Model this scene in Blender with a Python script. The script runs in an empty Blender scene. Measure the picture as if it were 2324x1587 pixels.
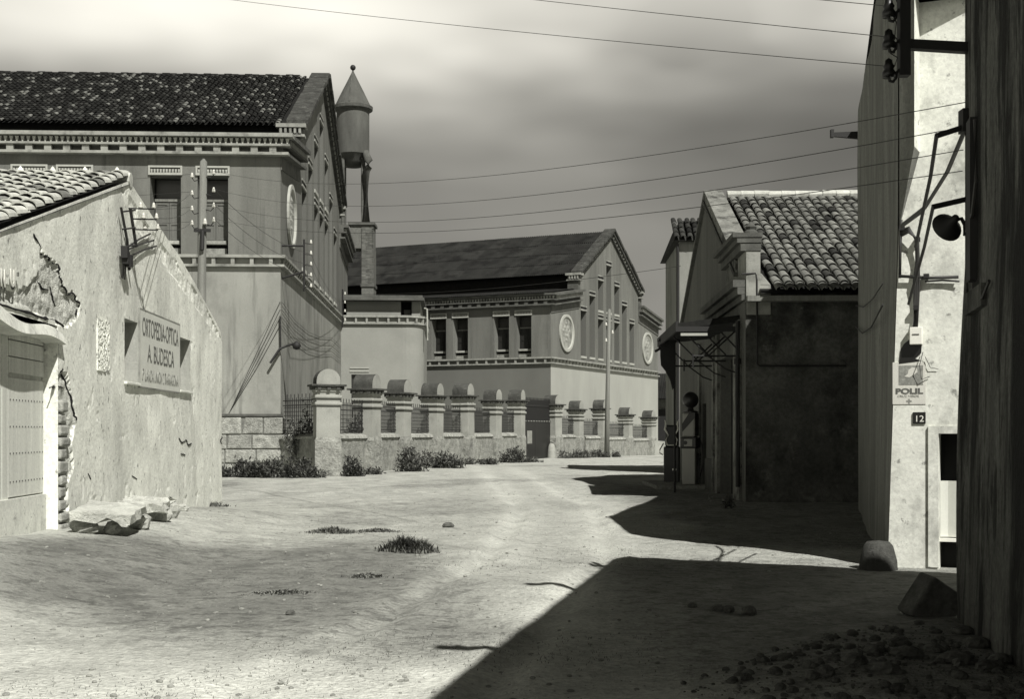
import bpy, math, random
import numpy as np
from mathutils import Vector, Matrix

random.seed(7)
rng = np.random.default_rng(11)
R = math.radians
scene = bpy.context.scene
COL = scene.collection

# ------------------------------------------------------------------ camera
EYE, FOC, CX, HY = 1.6, 2885.0, 1162.0, 980.0       # eye height, focal length and horizon of the photograph
cam_d = bpy.data.cameras.new("camera")
cam = bpy.data.objects.new("camera", cam_d)
COL.objects.link(cam)
cam.location = (0, 0, EYE)
cam.rotation_euler = (R(90), 0, 0)
cam_d.sensor_width = 36.0
cam_d.lens = 36.0 * FOC / 2324.0
cam_d.shift_y = (HY - 793.5) / 2324.0
cam_d.clip_end = 6000
cam_d.clip_start = 0.05
scene.camera = cam

# ------------------------------------------------------------------ light
AZ, EL = R(27), R(48)                                # sun behind the camera, to the right
world = bpy.data.worlds.new("World")
scene.world = world
world.use_nodes = True
wt = world.node_tree
wt.nodes.clear()
SKY_GAIN = 4.5
SKY_LOW, SKY_CLOUD, SKY_TOP = 0.315 / SKY_GAIN, 2.15 / SKY_GAIN, 0.014 / SKY_GAIN
def wn(t, **k):
    n = wt.nodes.new(t)
    for a, b in k.items():
        setattr(n, a, b)
    return n
sky = wn("ShaderNodeTexSky", sky_type='NISHITA')
sky.sun_disc = False
sky.sun_elevation = EL
sky.sun_rotation = math.pi - AZ
bw = wn("ShaderNodeRGBToBW")
tc = wn("ShaderNodeTexCoord")
mp = wn("ShaderNodeMapping")
mp.inputs['Scale'].default_value = (1.0, 1.0, 2.6)
nz = wn("ShaderNodeTexNoise")
nz.inputs['Scale'].default_value = 3.1
nz.inputs['Detail'].default_value = 3.0
nz.inputs['Roughness'].default_value = 0.45
ramp = wn("ShaderNodeMapRange")
ramp.inputs['From Min'].default_value = 0.34
ramp.inputs['From Max'].default_value = 0.66
ramp.inputs['To Min'].default_value = 0.62
ramp.inputs['To Max'].default_value = 1.12
sep = wn("ShaderNodeSeparateXYZ")
# grey haze low down, a bright sunlit cloud layer above it, clear deep sky overhead (hard shadows need it)
el = wn("ShaderNodeValToRGB")
er = el.color_ramp
er.interpolation = 'B_SPLINE'
er.elements[0].position = 0.0
er.elements[0].color = (SKY_LOW, SKY_LOW, SKY_LOW, 1)
er.elements[1].position = 1.0
er.elements[1].color = (SKY_TOP, SKY_TOP, SKY_TOP, 1)
for pos_, v_ in ((0.12, SKY_LOW), (0.25, SKY_LOW), (0.29, SKY_LOW * 1.6), (0.32, SKY_CLOUD * .6), (0.35, SKY_CLOUD), (0.39, SKY_CLOUD), (0.44, SKY_CLOUD * 0.25), (0.52, SKY_TOP * 1.3), (0.75, SKY_TOP)):
    e_ = er.elements.new(pos_)
    e_.color = (v_, v_, v_, 1)
jit = wn("ShaderNodeMath", operation='MULTIPLY_ADD')
jit.inputs[1].default_value = 0.10
m1 = wn("ShaderNodeMath", operation='MULTIPLY')
m2 = wn("ShaderNodeMath", operation='MULTIPLY')
tint = wn("ShaderNodeMix", data_type='RGBA', blend_type='MULTIPLY')
tint.inputs[0].default_value = 1.0
tint.inputs[7].default_value = (1.0, 0.97, 0.87, 1)
bg = wn("ShaderNodeBackground")
bg.inputs['Strength'].default_value = 0.15
wo = wn("ShaderNodeOutputWorld")
L = wt.links.new
L(sky.outputs[0], bw.inputs[0])
L(tc.outputs['Generated'], mp.inputs[0])
L(mp.outputs[0], nz.inputs['Vector'])
L(nz.outputs['Fac'], ramp.inputs['Value'])
L(tc.outputs['Generated'], sep.inputs[0])
L(nz.outputs['Fac'], jit.inputs[0]); L(sep.outputs['Z'], jit.inputs[2])
L(jit.outputs[0], el.inputs['Fac'])
L(bw.outputs[0], m1.inputs[0]); L(ramp.outputs[0], m1.inputs[1])
gain = wn("ShaderNodeMath", operation='MULTIPLY')
gain.inputs[1].default_value = SKY_GAIN
L(el.outputs[0], gain.inputs[0])
L(m1.outputs[0], m2.inputs[0]); L(gain.outputs[0], m2.inputs[1])
L(m2.outputs[0], tint.inputs[6])
L(tint.outputs[2], bg.inputs['Color'])
L(bg.outputs[0], wo.inputs['Surface'])

sun_d = bpy.data.lights.new("sun", 'SUN')
sun_d.energy = 5.0
sun_d.angle = R(0.5)
sun_d.color = (1.0, 0.972, 0.93)
sun = bpy.data.objects.new("sun", sun_d)
COL.objects.link(sun)
to_sun = Vector((math.sin(AZ) * math.cos(EL), -math.cos(AZ) * math.cos(EL), math.sin(EL)))
sun.rotation_euler = to_sun.to_track_quat('Z', 'Y').to_euler()
sun.location = (30, -40, 60)

vs = scene.view_settings
vs.view_transform = 'Standard'
vs.look = 'None'
vs.gamma = 1.0
vs.exposure = 0.22
vs.use_curve_mapping = False
scene.render.engine = 'CYCLES'
scene.cycles.max_bounces = 5
scene.cycles.diffuse_bounces = 2

# ------------------------------------------------------------------ materials
def grey(g):
    return (g, g * 1.005, g * 0.90, 1.0)

def mat(name, g, var=0.2, scale=1.2, stretch=(1, 1, 1), fine=22.0, fvar=0.14, bump=0.25, bdist=0.02,
        rough=0.95, stain=None, stain2=None, rnd=0.0, attr=None, spec=0.2, nrough=0.66):
    """Grey weathered surface in world space. stain = (grey, scale, threshold, softness, stretch)"""
    m = bpy.data.materials.new(name)
    m.use_nodes = True
    t = m.node_tree
    t.nodes.clear()
    def N(ty, **k):
        n = t.nodes.new(ty)
        for a, b in k.items():
            setattr(n, a, b)
        return n
    K = t.links.new
    out = N("ShaderNodeOutputMaterial")
    bs = N("ShaderNodeBsdfPrincipled")
    K(bs.outputs[0], out.inputs['Surface'])
    bs.inputs['Roughness'].default_value = rough
    bs.inputs['Specular IOR Level'].default_value = spec
    geo = N("ShaderNodeNewGeometry")
    def noise(sc, st, det=6.0, ro=0.62):
        mpn = N("ShaderNodeMapping")
        mpn.inputs['Scale'].default_value = st
        K(geo.outputs['Position'], mpn.inputs[0])
        n = N("ShaderNodeTexNoise")
        n.inputs['Scale'].default_value = sc
        n.inputs['Detail'].default_value = det
        n.inputs['Roughness'].default_value = ro
        K(mpn.outputs[0], n.inputs['Vector'])
        return n
    def mr(sock, a, b, c, d):
        n = N("ShaderNodeMapRange")
        for i, v in zip(('From Min', 'From Max', 'To Min', 'To Max'), (a, b, c, d)):
            n.inputs[i].default_value = v
        K(sock, n.inputs['Value'])
        return n.outputs[0]
    def mul(a, b):
        n = N("ShaderNodeMath", operation='MULTIPLY')
        K(a, n.inputs[0])
        if isinstance(b, float):
            n.inputs[1].default_value = b
        else:
            K(b, n.inputs[1])
        return n.outputs[0]
    n1 = noise(scale, stretch)
    n2 = noise(fine, (1, 1, 1), 4.0, 0.7)
    f = mul(mr(n1.outputs['Fac'], 0.28, 0.72, 1 - var, 1 + var), mr(n2.outputs['Fac'], 0.25, 0.75, 1 - fvar, 1 + fvar))
    if rnd:
        oi = N("ShaderNodeObjectInfo")
        f = mul(f, mr(oi.outputs['Random'], 0, 1, 1 - rnd, 1 + rnd))
    val = mul(f, float(g))
    worn = None
    if attr:                                          # ground tone per vertex: bare dust, grass cover, painted shade and brightening
        an = N("ShaderNodeAttribute")
        an.attribute_name = attr
        worn = mr(an.outputs['Fac'], -.4, 1, 0.10, 1.0)  # stains follow the grass cover and the painted shade alike
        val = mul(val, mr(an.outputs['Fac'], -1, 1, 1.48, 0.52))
    for s in (stain, stain2):
        if s:
            sg, ssc, thr, soft, sst = s
            sn = noise(ssc, sst, 8.0, nrough)
            fac = mr(sn.outputs['Fac'], thr, thr + soft, 0, 1)
            if worn is not None:
                fac = mul(fac, worn)
            mx = N("ShaderNodeMix", data_type='FLOAT')
            K(fac, mx.inputs[0]); K(val, mx.inputs[2])
            st_v = mul(mr(n2.outputs['Fac'], 0.2, 0.8, 1 - fvar, 1 + fvar), float(sg))
            K(st_v, mx.inputs[3])
            val = mx.outputs[0]
    cmb = N("ShaderNodeCombineColor")
    K(val, cmb.inputs[0]); K(mul(val, 1.02), cmb.inputs[1]); K(mul(val, 0.92), cmb.inputs[2])
    K(cmb.outputs[0], bs.inputs['Base Color'])
    if bump:
        bp = N("ShaderNodeBump")
        bp.inputs['Strength'].default_value = bump
        bp.inputs['Distance'].default_value = bdist
        add = N("ShaderNodeMath", operation='ADD')
        K(n2.outputs['Fac'], add.inputs[0]); K(mul(n1.outputs['Fac'], 1.5), add.inputs[1])
        K(add.outputs[0], bp.inputs['Height'])
        K(bp.outputs[0], bs.inputs['Normal'])
    return m

def flat(name, g, rough=0.6, metal=0.0):
    m = bpy.data.materials.new(name)
    m.use_nodes = True
    t = m.node_tree
    b = t.nodes['Principled BSDF']
    b.inputs['Roughness'].default_value = rough
    b.inputs['Metallic'].default_value = metal
    n = t.nodes.new("ShaderNodeTexNoise")
    n.inputs['Scale'].default_value = 30
    r = t.nodes.new("ShaderNodeMapRange")
    r.inputs['To Min'].default_value = g * 0.8
    r.inputs['To Max'].default_value = g * 1.2
    c = t.nodes.new("ShaderNodeCombineColor")
    t.links.new(n.outputs['Fac'], r.inputs['Value'])
    m90 = t.nodes.new("ShaderNodeMath"); m90.operation = 'MULTIPLY'; m90.inputs[1].default_value = 0.9
    t.links.new(r.outputs[0], m90.inputs[0])
    t.links.new(r.outputs[0], c.inputs[0]); t.links.new(r.outputs[0], c.inputs[1]); t.links.new(m90.outputs[0], c.inputs[2])
    t.links.new(c.outputs[0], b.inputs['Base Color'])
    return m

S = (1, 1, 1)
VS = (1, 1, 0.12)                                     # vertical streaks
M = {}
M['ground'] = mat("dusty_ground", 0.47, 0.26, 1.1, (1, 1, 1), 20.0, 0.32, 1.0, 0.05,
                  stain=(0.14, 1.1, 0.50, 0.14, (0.9, 1.0, 1)), stain2=(0.13, 5.2, 0.50, 0.10, (0.9, 1.0, 1)), attr='grass_shade_tone', nrough=0.78)
M['white_plaster'] = mat("limewash", 0.80, 0.16, 1.6, (1, 1, 0.6), 20, 0.26, 0.5, 0.015,
                         stain=(0.50, 0.8, 0.47, 0.25, (1, 1, 0.45)), stain2=(0.22, 9.0, 0.60, 0.07, (1, 1, .8)))
M['niche'] = mat("niche_plaster", 0.34, 0.15, 3, S, 30, 0.15, 0.4, 0.01)  # darker than the wall plaster, deepening the recess shade by colour
M['gable_niche'] = mat("niche_render", 0.125, 0.15, 0.5, VS, 26, 0.10, 0.2, 0.01)  # toned below the wall render so the niche shadows read darker
M['rubble'] = mat("rubble_core", 0.66, 0.3, 7.0, S, 38, 0.3, 0.9, 0.05)
M['cellar_upper'] = mat("grey_render", 0.15, 0.3, 0.6, VS, 26, 0.18, 0.3, 0.012,
                        stain=(0.11, 0.6, 0.50, 0.22, (1, 1, 0.35)), stain2=(0.095, 3.2, 0.55, 0.14, (1, 1, 0.05)))
M['cellar_lower'] = mat("pale_render", 0.255, 0.2, 0.45, (1, 1, 0.5), 26, 0.10, 0.25, 0.012,
                        stain=(0.15, 0.5, 0.48, 0.2, (1, 1, 0.6)), stain2=(0.15, 2.4, 0.56, 0.14, (1, 1, 0.07)))
M['far_lower'] = mat("dull_render", 0.14, 0.12, 0.45, (1, 1, 0.5), 20, 0.08, 0.2, 0.012)
M['far_white'] = mat("whitewashed_render", 0.34, 0.10, 0.6, (1, 1, 0.4), 20, 0.08, 0.2, 0.012,
                     stain=(0.33, 0.5, 0.56, 0.2, VS))
M['annex'] = mat("annex_render", 0.24, 0.14, 0.5, S, 24, 0.1, 0.25, 0.012, stain=(0.25, 0.4, 0.52, 0.2, S))
M['trim'] = mat("pale_trim", 0.27, 0.25, 2.0, S, 30, 0.12, 0.2, 0.01, stain=(0.12, 1.5, 0.52, 0.15, S))
M['trim_dark'] = mat("weathered_trim", 0.10, 0.3, 2.0, S, 30, 0.2, 0.3, 0.01, stain=(0.07, 1.2, 0.52, 0.12, S))
M['coping'] = mat("lichened_coping", 0.05, 0.5, 3.0, S, 24, 0.4, 0.5, 0.012, stain=(0.10, 2.6, 0.56, 0.1, S))
M['white_trim'] = mat("white_frame", 0.36, 0.1, 3.0, S, 30, 0.08, 0.1, 0.01)
M['tile_a'] = mat("roof_tile_dark", 0.013, 0.25, 6, S, 40, 0.3, 0.3, 0.006, rnd=0.3)
M['tile_b'] = mat("roof_tile_mid", 0.036, 0.25, 6, S, 40, 0.3, 0.3, 0.006, rnd=0.3)
M['tile_c'] = mat("roof_tile_pale", 0.15, 0.25, 6, S, 40, 0.25, 0.3, 0.006, rnd=0.3)
M['tile_w'] = mat("limewashed_tile", 0.48, 0.2, 5, S, 40, 0.2, 0.3, 0.006, rnd=0.12,
                  stain=(0.25, 3.0, 0.58, 0.1, S))
M['tile_n'] = mat("clay_tile", 0.17, 0.22, 5, S, 40, 0.2, 0.3, 0.006, rnd=0.28, stain=(0.12, 3.0, 0.6, 0.1, S))
M['pan'] = mat("pan_tile", 0.012, 0.3, 4, S, 30, 0.2, 0.2)
M['sheet'] = mat("corrugated_sheet", 0.019, 0.3, 1.2, S, 16, 0.3, 0.3, 0.01, rnd=0.25,
                 stain=(0.008, 0.9, 0.48, 0.15, S))
M['stone'] = mat("dressed_stone", 0.33, 0.4, 4.0, S, 18, 0.35, 1.0, 0.06, rnd=0.14)
M['slab'] = mat("pale_slab", 0.50, 0.25, 3.0, S, 22, 0.25, 0.9, 0.03)
M['rock'] = mat("rough_stone", 0.34, 0.25, 4.0, S, 26, 0.25, 0.8, 0.03, rnd=0.2)
M['mortar'] = mat("mortar", 0.16, 0.3, 5, S, 30, 0.2, 0.6, 0.02)
M['brick'] = mat("coping_brick", 0.33, 0.25, 6, S, 30, 0.2, 0.4, 0.01, rnd=0.25)
M['brick_d'] = mat("pier_brick", 0.12, 0.25, 6, S, 30, 0.2, 0.4, 0.01, rnd=0.3)
M['pillar'] = mat("pillar_render", 0.30, 0.16, 1.4, S, 26, 0.14, 0.4, 0.015, stain=(0.22, 0.9, 0.55, 0.15, S))
M['pillar_cap'] = mat("mossy_cap", 0.065, 0.4, 3, S, 24, 0.3, 0.5, 0.015, stain=(0.2, 4, 0.62, 0.1, S))
M['fence_base'] = mat("rough_wall", 0.29, 0.35, 3.6, S, 14, 0.35, 1.0, 0.06, stain=(0.15, 1.6, 0.55, 0.15, S))
M['iron'] = flat("black_iron", 0.012, 0.7)
M['wire'] = flat("dark_wire", 0.03, 0.6)
M['porcelain'] = flat("white_porcelain", 0.55, 0.25)
M['dark'] = flat("dark_void", 0.006, 0.9)
M['wood_old'] = mat("grey_timber", 0.18, 0.25, 9, (1, 1, 0.06), 30, 0.2, 0.4, 0.01)
M['wood_pale'] = mat("bleached_timber", 0.66, 0.16, 9, (1, 1, 0.05), 30, 0.14, 0.3, 0.01)
M['shutter'] = mat("shutter_timber", 0.13, 0.15, 9, (1, 1, 0.08), 30, 0.12, 0.2, 0.006)
M['glass'] = flat("dusty_pane", 0.05, 0.25)
M['tank'] = mat("tank_render", 0.085, 0.3, 1.3, (1, 1, 0.3), 20, 0.15, 0.3, 0.01, stain=(0.07, 1.2, 0.55, 0.15, VS))
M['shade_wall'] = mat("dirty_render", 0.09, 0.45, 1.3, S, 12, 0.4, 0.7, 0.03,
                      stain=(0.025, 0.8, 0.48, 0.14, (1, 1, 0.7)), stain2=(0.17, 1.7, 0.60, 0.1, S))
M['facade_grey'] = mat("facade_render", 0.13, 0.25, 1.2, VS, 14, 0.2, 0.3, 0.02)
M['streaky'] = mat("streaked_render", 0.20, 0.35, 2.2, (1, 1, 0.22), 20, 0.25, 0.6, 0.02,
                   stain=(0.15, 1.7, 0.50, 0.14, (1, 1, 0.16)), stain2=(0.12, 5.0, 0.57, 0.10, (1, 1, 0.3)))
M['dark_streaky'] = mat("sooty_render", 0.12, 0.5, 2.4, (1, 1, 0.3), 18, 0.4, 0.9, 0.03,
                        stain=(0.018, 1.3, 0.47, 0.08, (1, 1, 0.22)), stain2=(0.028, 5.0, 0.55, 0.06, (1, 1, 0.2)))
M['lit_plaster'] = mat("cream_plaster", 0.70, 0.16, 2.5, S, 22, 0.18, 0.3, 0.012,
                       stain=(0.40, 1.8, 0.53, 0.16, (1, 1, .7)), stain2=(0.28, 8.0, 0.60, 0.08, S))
M['paper'] = flat("poster_paper", 0.62, 0.8)
M['ink'] = mat("faded_ink", 0.13, 0.4, 14, S, 40, 0.4, 0.0, stain=(0.38, 9, 0.60, 0.1, S))
M['ink_pale'] = mat("pale_ink", 0.26, 0.3, 14, S, 40, 0.3, 0.0, stain=(0.42, 9, 0.55, 0.1, S))
M['stn_trim'] = mat("grimy_trim", 0.19, 0.4, 2.4, S, 22, 0.3, 0.5, 0.015, stain=(0.06, 2.0, 0.50, 0.12, S))
M['dark_rock'] = mat("grimy_rubble", 0.12, 0.45, 7.0, S, 26, 0.35, 0.8, 0.02, stain=(0.07, 6, .52, .1, S))
M['guard'] = mat("blackened_stone", 0.06, 0.3, 4.0, S, 26, 0.3, 0.8, 0.02)
M['black_paint'] = flat("black_enamel", 0.01, 0.4)
M['white_paint'] = flat("white_enamel", 0.8, 0.5)
M['cloth'] = mat("white_cloth", 0.6, 0.08, 4, (1, 1, 0.2), 30, 0.05, 0.2, 0.01)
M['leaf'] = mat("dark_foliage", 0.045, 0.5, 5, S, 30, 0.3, 0.0, rnd=0.2)
M['leaf_b'] = mat("dry_foliage", 0.13, 0.5, 5, S, 30, 0.3, 0.0, rnd=0.2)
M['grass'] = mat("dry_grass", 0.15, 0.5, 3, S, 30, 0.3, 0.0)
M['pump'] = flat("pump_enamel", 0.30, 0.35)
M['pump_dark'] = flat("pump_dark_enamel", 0.02, 0.35)
M['sign'] = mat("sign_board", 0.60, 0.08, 3, S, 30, 0.06, 0.1, 0.01)
M['haze_hill'] = flat("far_scrub", 0.12, 0.95)

# ------------------------------------------------------------------ mesh helpers
class MB:
    def __init__(s):
        s.v, s.f, s.m = [], [], []
    def add(s, pts, faces, m=0):
        o = len(s.v)
        s.v.extend([tuple(p) for p in pts])
        for f in faces:
            s.f.append(tuple(i + o for i in f)); s.m.append(m)
    def poly(s, pts, m=0):
        s.add(pts, [tuple(range(len(pts)))], m)
    def hexa(s, p, m=0):                              # p: 4 bottom + 4 top
        s.add(p, [(3, 2, 1, 0), (4, 5, 6, 7), (0, 1, 5, 4), (1, 2, 6, 5), (2, 3, 7, 6), (3, 0, 4, 7)], m)
    def box(s, x0, x1, y0, y1, z0, z1, m=0):
        s.hexa([(x0, y0, z0), (x1, y0, z0), (x1, y1, z0), (x0, y1, z0), (x0, y0, z1), (x1, y0, z1), (x1, y1, z1), (x0, y1, z1)], m)
    def pbox(s, P, u0, u1, d0, d1, z0, z1, m=0):
        s.hexa([P(u0, d0, z0), P(u1, d0, z0), P(u1, d1, z0), P(u0, d1, z0), P(u0, d0, z1), P(u1, d0, z1), P(u1, d1, z1), P(u0, d1, z1)], m)
    def vbox(s, P, a, b, z_lo, z_hi, d0, d1, m=0):    # box following a sloped line a -> b given as (u, z)
        (ua, za), (ub, zb) = a, b
        s.hexa([P(ua, d0, za + z_lo), P(ub, d0, zb + z_lo), P(ub, d1, zb + z_lo), P(ua, d1, za + z_lo),
                P(ua, d0, za + z_hi), P(ub, d0, zb + z_hi), P(ub, d1, zb + z_hi), P(ua, d1, za + z_hi)], m)
    def tube(s, pts, r, n=6, m=0, cap=True):
        pts = [Vector(p) for p in pts]
        rings = []
        for i, p in enumerate(pts):
            d = (pts[min(i + 1, len(pts) - 1)] - pts[max(i - 1, 0)]).normalized()
            a = d.cross(Vector((0, 0, 1)))
            if a.length < 1e-3:
                a = Vector((1, 0, 0))
            a.normalize()
            b = d.cross(a).normalized()
            rr = r[i] if isinstance(r, (list, tuple)) else r
            rings.append([p + a * rr * math.cos(2 * math.pi * k / n) + b * rr * math.sin(2 * math.pi * k / n) for k in range(n)])
        o = len(s.v)
        for g in rings:
            s.v.extend([tuple(q) for q in g])
        for i in range(len(rings) - 1):
            for k in range(n):
                k2 = (k + 1) % n
                s.f.append((o + i * n + k, o + i * n + k2, o + (i + 1) * n + k2, o + (i + 1) * n + k)); s.m.append(m)
        if cap:
            s.f.append(tuple(o + k for k in range(n))[::-1]); s.m.append(m)
            s.f.append(tuple(o + (len(rings) - 1) * n + k for k in range(n))); s.m.append(m)
    def lathe(s, prof, c=(0, 0, 0), n=20, m=0):       # profile of (r, z)
        o = len(s.v)
        for r, z in prof:
            for k in range(n):
                a = 2 * math.pi * k / n
                s.v.append((c[0] + r * math.cos(a), c[1] + r * math.sin(a), c[2] + z))
        for i in range(len(prof) - 1):
            for k in range(n):
                k2 = (k + 1) % n
                s.f.append((o + i * n + k, o + i * n + k2, o + (i + 1) * n + k2, o + (i + 1) * n + k)); s.m.append(m)
    def xform(s, mtx):
        s.v = [tuple(mtx @ Vector(p)) for p in s.v]
        return s
    def mesh(s, name, mats, smooth=False):
        me = bpy.data.meshes.new(name)
        me.from_pydata(s.v, [], s.f)
        for mm in (mats if isinstance(mats, (list, tuple)) else [mats]):
            me.materials.append(M[mm] if isinstance(mm, str) else mm)
        if len(me.materials) > 1:
            me.polygons.foreach_set("material_index", s.m)
        if smooth:
            me.polygons.foreach_set("use_smooth", [True] * len(me.polygons))
        me.update()
        return me
    def build(s, name, mats, parent=None, smooth=False, bevel=0.0, kind=None):
        return inst(name, s.mesh(name, mats, smooth), parent, bevel=bevel, kind=kind)

def inst(name, me, parent=None, mtx=None, bevel=0.0, kind=None):
    o = bpy.data.objects.new(name, me)
    COL.objects.link(o)
    if parent is not None:
        o.parent = parent
    if mtx is not None:
        o.matrix_basis = mtx
    if bevel:
        b = o.modifiers.new("bevel", 'BEVEL')
        b.width = bevel; b.segments = 2; b.limit_method = 'ANGLE'
    if kind:
        o['kind'] = kind
    return o

def tag(o, label, cat, group=None, kind=None):
    o['label'] = label
    o['category'] = cat
    if group: o['group'] = group
    if kind: o['kind'] = kind
    return o

def thing(name, label, cat, loc=(0, 0, 0), rz=0.0, group=None):
    o = bpy.data.objects.new(name, None)
    COL.objects.link(o)
    o.empty_display_size = 0.3
    o.location = loc
    o.rotation_euler = (0, 0, rz)
    return tag(o, label, cat, group)

def at(px, py, Y):
    return Vector(((px - CX) / FOC * Y, Y, EYE + (HY - py) / FOC * Y))

def T(x, y, z=0.0, rz=0.0):
    return Matrix.Translation((x, y, z)) @ Matrix.Rotation(rz, 4, 'Z')

def frame(o, ux, uy, un):
    m = Matrix((ux, uy, un)).transposed().to_4x4()
    return Matrix.Translation(o) @ m

def text_mesh(body, mtx, size, m, parent, name="lettering", sx=1.0, extrude=0.003, align='CENTER', width=None, bold=0.0):
    c = bpy.data.curves.new("t", 'FONT')
    c.body = body; c.size = size; c.extrude = extrude; c.align_x = align; c.offset = bold
    tmp = bpy.data.objects.new("t", c)
    COL.objects.link(tmp)
    dg = bpy.context.evaluated_depsgraph_get()
    me = bpy.data.meshes.new_from_object(tmp.evaluated_get(dg))
    COL.objects.unlink(tmp)
    bpy.data.objects.remove(tmp)
    if width:
        xs = [v.co.x for v in me.vertices]
        sx = width / (max(xs) - min(xs))
    me.transform(Matrix.Diagonal((sx, 1, 1, 1)))
    me.materials.clear(); me.materials.append(M[m])
    return inst(name, me, parent, mtx)

def holed_wall(mb, P, us, zb, zt, holes, depth=0.5, m=0, mrev=None):
    us = sorted(set([round(u, 4) for u in us] + [round(h[i], 4) for h in holes for i in (0, 1)]))
    e = 1e-4
    for a, b in zip(us, us[1:]):
        mid = (a + b) / 2
        cur = zb
        for z0, z1 in sorted((h[2], h[3]) for h in holes if h[0] < mid < h[1]):
            if z0 > cur + 1e-5:
                mb.poly([P(a, 0, cur), P(b, 0, cur), P(b, 0, z0), P(a, 0, z0)], m)
            cur = z1
        mb.poly([P(a, 0, cur), P(b, 0, cur), P(b, 0, zt(b - e)), P(a, 0, zt(a + e))], m)
    if depth:
        for u0, u1, z0, z1 in holes:
            rv = m if mrev is None else mrev
            for q in (((u0, z0), (u0, z1)), ((u1, z0), (u1, z1)), ((u0, z0), (u1, z0)), ((u0, z1), (u1, z1))):
                (ua, za), (ub, zb_) = q
                mb.poly([P(ua, 0, za), P(ub, 0, zb_), P(ub, depth, zb_), P(ua, depth, za)], rv)

def wedge_niche(mb, P, u0, u1, z0, z1, dt, zk, db, m=0):
    mb.poly([P(u0, db, z0), P(u1, db, z0), P(u1, db, zk), P(u0, db, zk)], m)
    mb.poly([P(u0, db, zk), P(u1, db, zk), P(u1, dt, z1), P(u0, dt, z1)], m)
    for u in (u0, u1):
        mb.poly([P(u, 0, z0), P(u, db, z0), P(u, db, zk), P(u, dt, z1), P(u, 0, z1)], m)
    mb.poly([P(u0, 0, z1), P(u1, 0, z1), P(u1, dt, z1), P(u0, dt, z1)], m)
    mb.poly([P(u0, 0, z0), P(u1, 0, z0), P(u1, db, z0), P(u0, db, z0)], m)

# value noise for terrain and rough walls
_lat = rng.random((257, 257))
def vnoise(x, y):
    x = np.asarray(x, float); y = np.asarray(y, float)
    xi = np.floor(x).astype(int); yi = np.floor(y).astype(int)
    fx = x - xi; fy = y - yi
    fx = fx * fx * (3 - 2 * fx); fy = fy * fy * (3 - 2 * fy)
    a = _lat[xi % 257, yi % 257]; b = _lat[(xi + 1) % 257, yi % 257]
    c = _lat[xi % 257, (yi + 1) % 257]; d = _lat[(xi + 1) % 257, (yi + 1) % 257]
    return (a * (1 - fx) + b * fx) * (1 - fy) + (c * (1 - fx) + d * fx) * fy
def fbm(x, y, o=4):
    s = 0; a = 0.5
    for k in range(o):
        s = s + a * (vnoise(x * 2 ** k + 17 * k, y * 2 ** k + 9 * k) - 0.5) * 2
        a *= 0.5
    return s
def sstep(a, b, x):
    t = np.clip((np.asarray(x, float) - a) / (b - a), 0, 1)
    return t * t * (3 - 2 * t)
def gz_a(x, y):
    x = np.asarray(x, float); y = np.asarray(y, float)
    h = 0.36 * sstep(-3.2, -5.9, x) * (1 - sstep(18, 29, y))          # bank rising to the old house
    h = h - 0.010 * np.clip(y - 78, 0, 60)                            # the street falls away at the far end
    near = 1 - sstep(60, 110, y)
    h = h + near * (0.06 * fbm(x * 0.35 + 40, y * 0.3 + 7, 3) + 0.016 * fbm(x * 1.7, y * 1.7, 3) + 0.009 * fbm(x * 5.1 + 3, y * 5.1, 2))
    xc = np.interp(y, [4, 10, 16, 26, 40, 60], [-1.6, -.5, .5, 1.0, .2, -1.0])                        # cart ruts
    for off in (-.78, .72):
        d_ = (x - xc - off - .10 * fbm(y * .35 + off, y * 0 + 3, 2)) / .15
        h = h + near * (1 - sstep(34, 50, y)) * (0.5 + vnoise(y * .6 + off, y * 0)) * (.022 * np.exp(-((np.abs(d_) - 1.5) ** 2) * 2.2) - .038 * np.exp(-d_ ** 2))
    h = h + 0.11 * np.exp(-((x - 2.6) ** 2 / 1.1 + (y - 7.9) ** 2 / 1.3))
    return h
def gz(x, y):
    return float(gz_a(x, y))

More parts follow.
